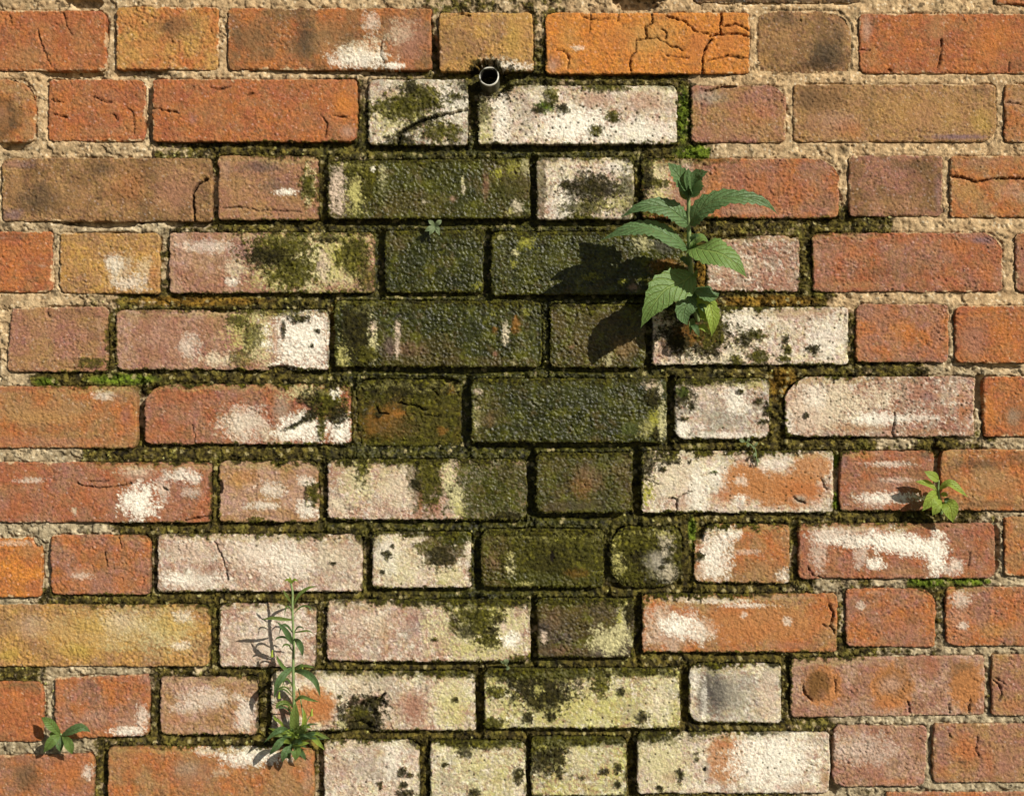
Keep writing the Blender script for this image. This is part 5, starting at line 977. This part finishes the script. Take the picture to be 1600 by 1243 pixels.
# ------------------------------------------------------------------ weeds
def leaf_mat(name, c1, c2, trans=.35):
    m = bpy.data.materials.new(name); m.use_nodes = True
    t = m.node_tree; b = t.nodes['Principled BSDF']
    uv = N(t, 'ShaderNodeAttribute', attribute_name='lv')       # x along, y across (-1..1)
    sep = N(t, 'ShaderNodeSeparateXYZ'); t.links.new(uv.outputs['Vector'], sep.inputs[0])
    ab = N(t, 'ShaderNodeMath', operation='ABSOLUTE'); t.links.new(sep.outputs['Y'], ab.inputs[0])
    # veins run forward from the midrib
    s1 = N(t, 'ShaderNodeMath', operation='MULTIPLY_ADD'); s1.inputs[1].default_value = -.22
    t.links.new(ab.outputs[0], s1.inputs[0]); t.links.new(sep.outputs['X'], s1.inputs[2])
    s2 = N(t, 'ShaderNodeMath', operation='MULTIPLY'); s2.inputs[1].default_value = 62; t.links.new(s1.outputs[0], s2.inputs[0])
    sn = N(t, 'ShaderNodeMath', operation='SINE'); t.links.new(s2.outputs[0], sn.inputs[0])
    vein = N(t, 'ShaderNodeMapRange'); vein.inputs[1].default_value = .72; vein.inputs[2].default_value = 1; t.links.new(sn.outputs[0], vein.inputs[0])
    mid = N(t, 'ShaderNodeMapRange'); mid.inputs[1].default_value = .09; mid.inputs[2].default_value = .02; t.links.new(ab.outputs[0], mid.inputs[0])
    mxv = N(t, 'ShaderNodeMath', operation='MAXIMUM'); t.links.new(vein.outputs[0], mxv.inputs[0]); t.links.new(mid.outputs[0], mxv.inputs[1])
    g = N(t, 'ShaderNodeNewGeometry'); n = N(t, 'ShaderNodeTexNoise'); n.inputs['Scale'].default_value = 180; n.inputs['Detail'].default_value = 4
    t.links.new(g.outputs['Position'], n.inputs['Vector'])
    mc = N(t, 'ShaderNodeMixRGB'); mc.inputs[1].default_value = (*c1, 1); mc.inputs[2].default_value = (*c2, 1); t.links.new(n.outputs['Fac'], mc.inputs[0])
    mv = N(t, 'ShaderNodeMixRGB'); mv.inputs[2].default_value = (c2[0] * 1.7, c2[1] * 1.45, c2[2] * 1.5, 1)
    sc_ = N(t, 'ShaderNodeMath', operation='MULTIPLY'); sc_.inputs[1].default_value = .42; t.links.new(mxv.outputs[0], sc_.inputs[0])
    t.links.new(sc_.outputs[0], mv.inputs[0]); t.links.new(mc.outputs[0], mv.inputs[1])
    n8 = N(t, 'ShaderNodeTexNoise'); n8.inputs['Scale'].default_value = 420; n8.inputs['Detail'].default_value = 2
    t.links.new(g.outputs['Position'], n8.inputs['Vector'])
    sp8 = N(t, 'ShaderNodeMapRange'); sp8.inputs[1].default_value = .66; sp8.inputs[2].default_value = .72; sp8.inputs[4].default_value = .8
    t.links.new(n8.outputs['Fac'], sp8.inputs[0])
    mv0 = mv
    mv = N(t, 'ShaderNodeMixRGB'); mv.inputs[2].default_value = (.16, .11, .035, 1)
    t.links.new(sp8.outputs[0], mv.inputs[0]); t.links.new(mv0.outputs[0], mv.inputs[1])
    t.links.new(mv.outputs[0], b.inputs['Base Color'])
    b.inputs['Roughness'].default_value = .5; b.inputs['Specular IOR Level'].default_value = .4
    n7 = N(t, 'ShaderNodeTexNoise'); n7.inputs['Scale'].default_value = 320; n7.inputs['Detail'].default_value = 3
    t.links.new(g.outputs['Position'], n7.inputs['Vector'])
    sm = N(t, 'ShaderNodeMath', operation='MULTIPLY_ADD'); sm.inputs[1].default_value = -1.1
    t.links.new(n7.outputs['Fac'], sm.inputs[0]); t.links.new(mxv.outputs[0], sm.inputs[2])
    bp = N(t, 'ShaderNodeBump'); bp.inputs['Distance'].default_value = .0011; bp.invert = True
    t.links.new(sm.outputs[0], bp.inputs['Height']); t.links.new(bp.outputs[0], b.inputs['Normal'])
    tr = N(t, 'ShaderNodeBsdfTranslucent'); t.links.new(mv.outputs[0], tr.inputs['Color'])
    mix = N(t, 'ShaderNodeMixShader'); mix.inputs[0].default_value = trans
    t.links.new(b.outputs[0], mix.inputs[1]); t.links.new(tr.outputs[0], mix.inputs[2])
    t.links.new(mix.outputs[0], t.nodes['Material Output'].inputs['Surface'])
    return m

L_DARK = leaf_mat('leaf_blue_green', (.085, .165, .055), (.15, .25, .085))
L_MID = leaf_mat('leaf_green', (.13, .23, .05), (.20, .31, .075))
L_LIME = leaf_mat('leaf_lime', (.26, .38, .05), (.38, .50, .08), .4)
L_GRASSY = leaf_mat('leaf_narrow_green', (.14, .22, .045), (.25, .34, .08))
M_STEM = plain('weed_stem', (.20, .27, .10), rough=.55, scale=200, vary=.25)
M_STEMB = plain('weed_stem_brown', (.13, .12, .055), rough=.6, scale=200, vary=.3)

def ribbon(name, pts, width, mat, parent, shape=1.0, fold=.25, serr=0.0, nseg=18, nac=6, face=(0, -1, 0), curl=0.0, seed=0, tip=1.3, wave=0.0):
    """a leaf blade along a 3-D centre line; pts = [(px, py, h)...], width in drawing units"""
    rr = random.Random(seed)
    ctrl = [pt3(*p) for p in pts]
    def cr(t):
        n = len(ctrl) - 1
        f = min(t * n, n - 1e-6); i = int(f); u = f - i
        p0 = ctrl[max(i - 1, 0)]; p1 = ctrl[i]; p2 = ctrl[i + 1]; p3 = ctrl[min(i + 2, n)]
        return .5 * ((2 * p1) + (p2 - p0) * u + (2 * p0 - 5 * p1 + 4 * p2 - p3) * u * u + (3 * p1 - p0 - 3 * p2 + p3) * u ** 3)
    V = []; LV = []; F = []
    fc = Vector(face).normalized()
    ph = rr.uniform(0, 6)
    for i in range(nseg + 1):
        t = i / nseg
        c = cr(t); d = (cr(min(t + .02, 1)) - cr(max(t - .02, 0))).normalized()
        s = d.cross(fc)
        if s.length < 1e-4: s = Vector((1, 0, 0))
        s.normalize(); nrm = s.cross(d).normalized()
        wf = (math.sin(math.pi * min(t ** shape, 1)) ** .8) * (1 - t ** 6) if t < 1 else 0
        wf = max(wf, .07 if t < .2 else 0.012)
        if tip != 1.3: wf = wf ** tip
        for j in range(nac + 1):
            a = j / nac * 2 - 1
            e = 1.0
            if serr and abs(a) > .95:
                e = 1 + serr * ((i % 2) * 2 - 1) * (.3 + 1.3 * rr.random()) - .10 * rr.random()
            wv = wave * width * S * math.sin(t * 13 + ph + (2 if a > 0 else 0)) * abs(a)
            p = c + s * (a * width * .5 * S * wf * e) + nrm * (fold * abs(a) * width * .5 * S * wf + wv * wf - curl * a * a * width * S * .5 * wf)
            V.append(tuple(p)); LV.append((t, a, 0))
    for i in range(nseg):
        for j in range(nac):
            q = i * (nac + 1) + j
            F.append((q, q + 1, q + nac + 2, q + nac + 1))
    me = bpy.data.meshes.new(name); me.from_pydata(V, [], F); me.materials.append(mat)
    at = me.attributes.new('lv', 'FLOAT_VECTOR', 'POINT'); at.data.foreach_set('vector', np.array(LV, np.float32).ravel())
    for p in me.polygons: p.use_smooth = True
    o = bpy.data.objects.new(name, me); sc.collection.objects.link(o)
    setp(o, parent)
    return o

def stem(name, pts, r0, r1, mat, parent, seg=8):
    c = [pt3(*p) for p in pts]
    V = []; F = []
    n = len(c)
    m = 4 * (n - 1)
    ps = []
    for i in range(m + 1):
        f = min(i / 4, n - 1 - 1e-6); k = int(f); u = f - k
        p0 = c[max(k - 1, 0)]; p1 = c[k]; p2 = c[k + 1]; p3 = c[min(k + 2, n - 1)]
        ps.append(.5 * ((2 * p1) + (p2 - p0) * u + (2 * p0 - 5 * p1 + 4 * p2 - p3) * u * u + (3 * p1 - p0 - 3 * p2 + p3) * u ** 3))
    for i, p in enumerate(ps):
        d = (ps[min(i + 1, m)] - ps[max(i - 1, 0)]).normalized()
        a = d.cross(Vector((0.3, 1, 0.1))).normalized(); b_ = a.cross(d)
        r = (r0 + (r1 - r0) * i / m) * S
        for k in range(seg):
            an = 2 * math.pi * k / seg
            V.append(tuple(p + (a * math.cos(an) + b_ * math.sin(an)) * r))
    for i in range(m):
        for k in range(seg):
            k2 = (k + 1) % seg
            F.append((i * seg + k, i * seg + k2, (i + 1) * seg + k2, (i + 1) * seg + k))
    F.append(tuple(range(m * seg, m * seg + seg)))
    me = bpy.data.meshes.new(name); me.from_pydata(V, [], F); me.materials.append(mat)
    for p in me.polygons: p.use_smooth = True
    o = bpy.data.objects.new(name, me); sc.collection.objects.link(o)
    setp(o, parent)
    return o

def plant(name, px, py, label, cat='weed'):
    e = bpy.data.objects.new(name, None); sc.collection.objects.link(e)
    e.location = pt3(px, py, 0); tag(e, label, cat)
    bpy.context.view_layer.update()
    return e

# the big weed right of centre
W = plant('broadleaf_weed', 1088, 500, 'large leafy weed with broad toothed leaves growing from the wall right of centre')
stem('stem', [(1090, 500, 0), (1086, 470, 25), (1079, 420, 52), (1077, 380, 74), (1076, 340, 90), (1076, 305, 100), (1077, 280, 106)], 4.6, 2.4, M_STEM, W)
lf = lambda pts, w, mat=L_DARK, **k: ribbon('leaf', pts, w, mat, W, **k)
lf([(1078, 308, 100), (1070, 290, 112), (1056, 270, 122), (1043, 254, 126)], 34, fold=.35, serr=.12, seed=1, shape=.9, face=(.3, -1, .2))
lf([(1078, 306, 100), (1086, 290, 112), (1092, 275, 124), (1106, 268, 130)], 30, fold=.35, serr=.1, seed=2, shape=.9, face=(-.3, -1, .1))
lf([(1078, 304, 102), (1080, 292, 122), (1080, 280, 134), (1076, 264, 138)], 20, fold=.4, serr=.05, seed=3, face=(.2, -1, .4))
lf([(1077, 308, 100), (1084, 297, 106), (1094, 285, 108)], 20, L_MID, fold=.3, seed=4, face=(0, -1, -.3))
lf([(1077, 312, 98), (1070, 300, 104), (1064, 286, 108)], 17, L_MID, fold=.3, seed=41, face=(0, -1, -.3))
lf([(1075, 300, 104), (1072, 280, 118), (1076, 262, 122)], 14, fold=.5, seed=42, face=(.5, -1, .2))
lf([(1075, 352, 88), (1062, 338, 98), (1040, 324, 108), (1002, 323, 112), (968, 341, 104)], 33, fold=.3, serr=.1, nseg=26, seed=5, shape=.7, face=(.1, -1, .35), curl=.2)
lf([(1079, 352, 88), (1090, 332, 100), (1120, 312, 112), (1160, 308, 116), (1196, 317, 110), (1216, 336, 100)], 33, fold=.3, serr=.12, nseg=28, seed=6, shape=.62, face=(-.1, -1, .4), curl=.2, wave=.08)
lf([(1074, 388, 74), (1050, 372, 92), (1012, 356, 104), (975, 360, 104), (938, 376, 96)], 36, fold=.25, serr=.08, nseg=26, seed=7, shape=.72, face=(.1, -.9, .6), curl=.2, wave=.05)
lf([(1074, 392, 72), (1056, 380, 84), (1032, 370, 90), (1008, 374, 88)], 26, L_MID, fold=.2, serr=.05, seed=8, face=(0, -.6, .7))
lf([(1078, 388, 74), (1088, 376, 82), (1098, 372, 84), (1108, 380, 80)], 22, L_MID, fold=.2, seed=9, face=(0, -.6, .7))
lf([(1080, 386, 72), (1098, 390, 92), (1125, 396, 104), (1150, 412, 104), (1167, 434, 94)], 52, L_MID, fold=.18, serr=.07, nseg=26, seed=10, shape=.72, face=(.1, -1, .55), curl=.15, wave=.04)
lf([(1082, 428, 52), (1068, 440, 66), (1040, 452, 78), (1018, 480, 80), (1001, 512, 72)], 54, L_MID, fold=.2, serr=.06, nseg=26, seed=11, shape=.78, face=(.35, -1, .35), curl=.12)
lf([(1086, 450, 40), (1075, 470, 52), (1068, 490, 52), (1074, 508, 46)], 34, fold=.2, serr=.06, seed=12, face=(.2, -1, 0))
lf([(1086, 450, 40), (1098, 456, 56), (1112, 462, 58), (1124, 458, 54)], 28, fold=.2, serr=.06, seed=13, face=(0, -1, .5))
lf([(1094, 460, 34), (1108, 474, 48), (1114, 500, 50), (1112, 526, 44)], 24, L_LIME, fold=.25, serr=.08, seed=14, face=(.1, -1, .1))
lf([(1088, 462, 34), (1092, 464, 48), (1096, 472, 50)], 12, L_LIME, fold=.1, seed=15)
lf([(1089, 470, 30), (1098, 482, 40), (1098, 500, 40)], 16, L_LIME, fold=.2, seed=16)
lf([(1078, 395, 68), (1082, 385, 80), (1085, 372, 84)], 9, L_MID, fold=.3, seed=17)
lf([(1086, 440, 44), (1086, 430, 56), (1090, 420, 60)], 7, L_MID, fold=.3, seed=18)

rb = random.Random(4)
for i in range(16):
    a = rb.uniform(0, 6.28); L_ = rb.uniform(10, 26)
    bx2, by2, bh = 1087 + rb.uniform(-8, 8), 478 + rb.uniform(-28, 34), rb.uniform(16, 40)
    lf([(bx2, by2, bh), (bx2 + math.cos(a) * L_ * .5, by2 + math.sin(a) * L_ * .5 - 3, bh + 12), (bx2 + math.cos(a) * L_, by2 + math.sin(a) * L_ + 3, bh + 8)], rb.uniform(7, 14), rb.choice([L_DARK, L_MID, L_LIME]), fold=.25, serr=.05, nseg=10, seed=200 + i, face=(rb.uniform(-.5, .5), -1, rb.uniform(-.3, .6)))
for i in range(6):
    z = rb.uniform(300, 420); sd_ = rb.choice([-1, 1]); bh = 104 - (z - 300) * .35
    lf([(1077, z, bh), (1077 + sd_ * 8, z - 10, bh + 8), (1077 + sd_ * 15, z - 10, bh + 10)], rb.uniform(6, 10), rb.choice([L_MID, L_DARK]), fold=.3, nseg=8, seed=230 + i)

# tall thin weed lower left
W2 = plant('narrow_leaf_weed', 460, 1165, 'tall thin weed with narrow leaves on the lower left bricks')
stem('stem', [(461, 1170, 0), (460, 1130, 14), (459, 1085, 26), (458, 1040, 34), (459, 1000, 40), (457, 960, 44), (457, 925, 46), (454, 908, 46)], 2.9, 1.5, M_STEM, W2)
stem('stem', [(470, 1165, 4), (474, 1130, 16), (470, 1095, 22), (466, 1075, 24)], 1.6, .8, M_STEM, W2)
lg = lambda pts, w, mat=L_GRASSY, **k: ribbon('leaf', pts, w, mat, W2, nseg=14, nac=4, **k)
lg([(458, 968, 43), (445, 967, 52), (425, 965, 56), (408, 968, 54)], 6, fold=.3, seed=21)
lg([(459, 1008, 38), (452, 994, 50), (444, 982, 54), (432, 970, 52)], 9, L_DARK, fold=.3, seed=22)
lg([(459, 998, 40), (466, 1002, 52), (471, 1012, 54), (473, 1026, 50)], 10, L_DARK, fold=.3, seed=23)
lg([(458, 988, 41), (470, 986, 50), (482, 985, 52), (490, 990, 50)], 3, fold=.2, seed=24)
lg([(458, 946, 45), (468, 928, 52), (482, 918, 54), (497, 915, 50)], 5, fold=.3, seed=25)
lg([(457, 944, 45), (448, 930, 52), (442, 920, 54)], 4, fold=.2, seed=26)
lg([(458, 1047, 33), (446, 1044, 42), (436, 1032, 44), (432, 1022, 42)], 6, L_MID, fold=.3, seed=27)
lg([(457, 1042, 33), (445, 1052, 46), (434, 1068, 50), (428, 1092, 42)], 11, L_DARK, fold=.3, seed=28)
lg([(460, 1048, 32), (476, 1050, 46), (493, 1064, 50), (501, 1090, 42)], 11, L_DARK, fold=.3, seed=29)
lg([(460, 1043, 32), (468, 1040, 40), (474, 1036, 42)], 5, L_MID, fold=.3, seed=30)
lg([(459, 1104, 20), (446, 1096, 34), (434, 1100, 40), (432, 1108, 40)], 6, fold=.3, seed=31)
lg([(459, 1098, 22), (470, 1088, 34), (484, 1092, 38), (500, 1096, 36)], 6, L_MID, fold=.3, seed=32)
lg([(461, 1158, 12), (460, 1135, 30), (461, 1112, 38), (462, 1096, 40)], 15, L_GRASSY, fold=.25, seed=33)
lg([(458, 1160, 10), (446, 1140, 30), (432, 1142, 38), (412, 1160, 36)], 10, L_DARK, fold=.3, seed=34)
lg([(458, 1162, 10), (442, 1156, 34), (430, 1168, 38), (420, 1180, 32)], 11, L_DARK, fold=.3, seed=35)
lg([(466, 1160, 10), (474, 1140, 26), (476, 1120, 30), (474, 1105, 28)], 8, L_LIME, fold=.3, seed=36)
lg([(468, 1160, 10), (486, 1150, 30), (498, 1160, 34), (508, 1172, 30)], 9, L_LIME, fold=.3, seed=37)
lg([(456, 1164, 14), (470, 1162, 34), (484, 1160, 36)], 9, L_LIME, fold=.2, seed=38, face=(0, -.6, .8))
lg([(461, 1164, 14), (463, 1172, 34), (461, 1188, 34)], 16, L_MID, fold=.2, seed=39)
lg([(456, 1162, 12), (446, 1157, 30), (436, 1158, 32)], 7, L_LIME, fold=.2, seed=40)
lg([(456, 1166, 10), (446, 1174, 28), (441, 1190, 26)], 12, L_DARK, fold=.2, seed=43)
lg([(464, 1166, 10), (472, 1176, 24), (478, 1188, 20)], 8, L_DARK, fold=.2, seed=44)
lg([(470, 1162, 10), (490, 1146, 26), (506, 1150, 28), (516, 1154, 24)], 7, L_GRASSY, fold=.2, seed=45)
lg([(450, 1150, 12), (440, 1130, 26), (430, 1122, 28), (427, 1116, 26)], 5, L_LIME, fold=.2, seed=46)
lg([(458, 1160, 12), (450, 1176, 26), (452, 1186, 22)], 9, L_DARK, fold=.2, seed=47)
lg([(455, 912, 46), (450, 905, 50), (444, 908, 50)], 4, L_LIME, seed=48)
lg([(455, 912, 46), (460, 905, 50), (466, 908, 50)], 4, L_LIME, seed=49)
lg([(455, 914, 46), (454, 906, 49), (452, 900, 50)], 4, L_LIME, seed=50)
rq = random.Random(8)
for i in range(22):
    a = rq.uniform(-.35, math.pi + .35); L_ = rq.uniform(18, 44)
    bx2, by2 = 461 + rq.uniform(-7, 9), 1160 - rq.uniform(0, 16)
    tx, ty = bx2 + math.cos(a) * L_ * 1.15, by2 - math.sin(a) * L_ * .7 + rq.uniform(-4, 12)
    lg([(bx2, by2, 12), ((bx2 * 2 + tx) / 3, (by2 * 2 + ty) / 3 - rq.uniform(2, 8), 26), ((bx2 + tx * 2) / 3, (by2 + ty * 2) / 3 - rq.uniform(1, 6), 34), (tx, ty, 30)], rq.uniform(3.5, 8), rq.choice([L_DARK, L_MID, L_LIME, L_GRASSY]), fold=.3, seed=100 + i)
for i in range(12):
    z = rq.uniform(935, 1110); sd_ = rq.choice([-1, 1]); L_ = rq.uniform(12, 34)
    d0 = 46 - (z - 930) * .13
    lg([(458, z + 8, d0), (458 + sd_ * L_ * .4, z - 4, d0 + 6), (458 + sd_ * L_ * .8, z - 4, d0 + 9), (458 + sd_ * L_, z + rq.uniform(-6, 14), d0 + 7)], rq.uniform(2, 4.5), rq.choice([L_MID, L_GRASSY, L_DARK]), fold=.3, seed=130 + i)
for i, (px, py) in enumerate([(487, 1112), (436, 1085), (425, 1020), (472, 1046)]):
    stem('bud', [(px, py + 5, 26), (px, py, 28), (px + 1, py - 5, 29)], 2.6, .8, L_LIME, W2, 6)
stem('stem', [(472, 1140, 18), (480, 1125, 24), (486, 1115, 27)], 1.2, .7, M_STEM, W2, 6)

# light green seedling at the right
W3 = plant('light_green_seedling', 1468, 790, 'small light green seedling with rounded leaves above the white banded brick at right')
stem('stem', [(1471, 802, 0), (1469, 785, 10), (1466, 765, 18), (1467, 750, 22)], 2.2, 1.3, M_STEM, W3)
l3 = lambda pts, w, mat=L_LIME, **k: ribbon('leaf', pts, w, mat, W3, nseg=12, nac=4, **k)
l3([(1467, 750, 22), (1458, 744, 30), (1444, 736, 32)], 15, fold=.2, seed=51, face=(.2, -1, .2))
l3([(1464, 765, 18), (1450, 756, 28), (1430, 752, 30)], 14, L_LIME, fold=.2, seed=52, face=(.1, -.7, .6))
l3([(1467, 765, 18), (1482, 755, 28), (1496, 763, 30), (1513, 777, 26)], 15, L_LIME, fold=.3, seed=53, face=(0, -.8, .6))
l3([(1465, 772, 16), (1456, 778, 28), (1441, 798, 26)], 22, fold=.2, seed=54, face=(.3, -1, .1))
l3([(1474, 786, 12), (1466, 790, 24), (1457, 805, 22)], 19, fold=.2, seed=55, face=(.2, -1, .3))
l3([(1474, 784, 12), (1484, 792, 26), (1489, 816, 20)], 26, fold=.2, seed=56, face=(-.1, -1, .2))
l3([(1470, 772, 16), (1476, 772, 22), (1481, 775, 22)], 8, fold=.2, seed=57)
l3([(1476, 778, 12), (1480, 782, 18), (1478, 788, 18)], 10, L_DARK, fold=.2, seed=58)

# seedling lower left
W4 = plant('dark_green_seedling', 95, 1148, 'small five leaved dark green seedling in the joint near the lower left corner')
stem('stem', [(97, 1156, 0), (96, 1150, 8), (95, 1146, 14)], 2, 1.5, M_STEM, W4)
l4 = lambda pts, w, mat=L_MID, **k: ribbon('leaf', pts, w, mat, W4, nseg=14, nac=4, **k)
l4([(94, 1147, 14), (84, 1136, 24), (74, 1126, 26), (64, 1120, 22)], 15, fold=.25, seed=61, face=(.2, -1, .1))
l4([(97, 1147, 14), (112, 1141, 24), (128, 1136, 26), (142, 1143, 20)], 15, L_DARK, fold=.25, serr=.05, seed=62, face=(-.1, -1, .4))
l4([(94, 1149, 14), (84, 1154, 24), (76, 1164, 24), (68, 1175, 20)], 15, fold=.25, seed=63, face=(.2, -1, .1))
l4([(97, 1149, 14), (106, 1158, 24), (110, 1168, 24), (113, 1178, 20)], 15, fold=.25, seed=64, face=(0, -1, .2))
l4([(95, 1150, 12), (93, 1162, 18), (95, 1174, 16)], 12, L_DARK, fold=.35, seed=65, face=(.4, -1, 0))
l4([(90, 1148, 12), (82, 1147, 16), (78, 1150, 16)], 10, fold=.2, seed=66)

# rosette under the damp brick
W5 = plant('tiny_rosette', 679, 356, 'tiny pale green six leaved sprout in the dark joint above the square green brick')
M_PALE = leaf_mat('leaf_pale', (.22, .30, .14), (.34, .42, .20))
stem('stem', [(681, 364, -4), (680, 358, 6), (680, 354, 10)], 1.4, 1.1, M_STEM, W5, 6)
for i, (tx, ty, w_) in enumerate([(669, 344, 7), (690, 344, 8), (664, 361, 8), (688, 360, 5), (671, 367, 7), (687, 368, 6)]):
    ribbon('leaf', [(680, 354, 10), ((680 + tx) / 2, (354 + ty) / 2 - 1, 15), (tx, ty, 14)], w_, M_PALE, W5, nseg=8, nac=4, fold=.2, seed=70 + i, shape=1.2)
W6 = plant('trailing_sprig', 1172, 698, 'thin pale green sprig trailing from the joint over the cream and orange brick')
stem('stem', [(1160, 688, 2), (1172, 694, 8), (1180, 702, 9), (1182, 716, 7), (1184, 728, 5)], 1.0, .6, M_STEM, W6, 6)
for i, (bx_, by_, tx, ty, w_) in enumerate([(1164, 690, 1155, 686, 6), (1168, 691, 1171, 684, 5), (1171, 694, 1166, 697, 5), (1178, 698, 1184, 690, 4), (1181, 706, 1178, 714, 5), (1182, 716, 1187, 722, 4), (1174, 696, 1180, 700, 4)]):
    ribbon('leaf', [(bx_, by_, 8), ((bx_ + tx) / 2, (by_ + ty) / 2, 11), (tx, ty, 10)], w_, M_PALE, W6, nseg=6, nac=2, fold=.2, seed=80 + i, shape=1.2)
W7 = plant('tiny_cotyledon_sprout', 790, 1034, 'tiny sprout with two round leaves in the joint left of the dark brown brick')
stem('stem', [(793, 1043, -3), (790, 1038, 5), (783, 1033, 8)], 1.1, .8, M_PALE, W7, 6)
stem('stem', [(791, 1040, 0), (792, 1036, 6), (791, 1033, 9)], 1.0, .7, M_PALE, W7, 6)
ribbon('leaf', [(790, 1036, 9), (791, 1032, 11), (791, 1028, 10)], 8.5, M_PALE, W7, nseg=8, nac=4, fold=.1, seed=91, shape=.95)
ribbon('leaf', [(791, 1042, 8), (793, 1043, 10), (797, 1043, 9)], 6.5, M_PALE, W7, nseg=8, nac=4, fold=.1, seed=92, shape=.95)
ribbon('leaf', [(788, 1036, 8), (785, 1034, 9), (782, 1032, 8)], 4, M_PALE, W7, nseg=6, nac=2, fold=.1, seed=93, shape=.95)
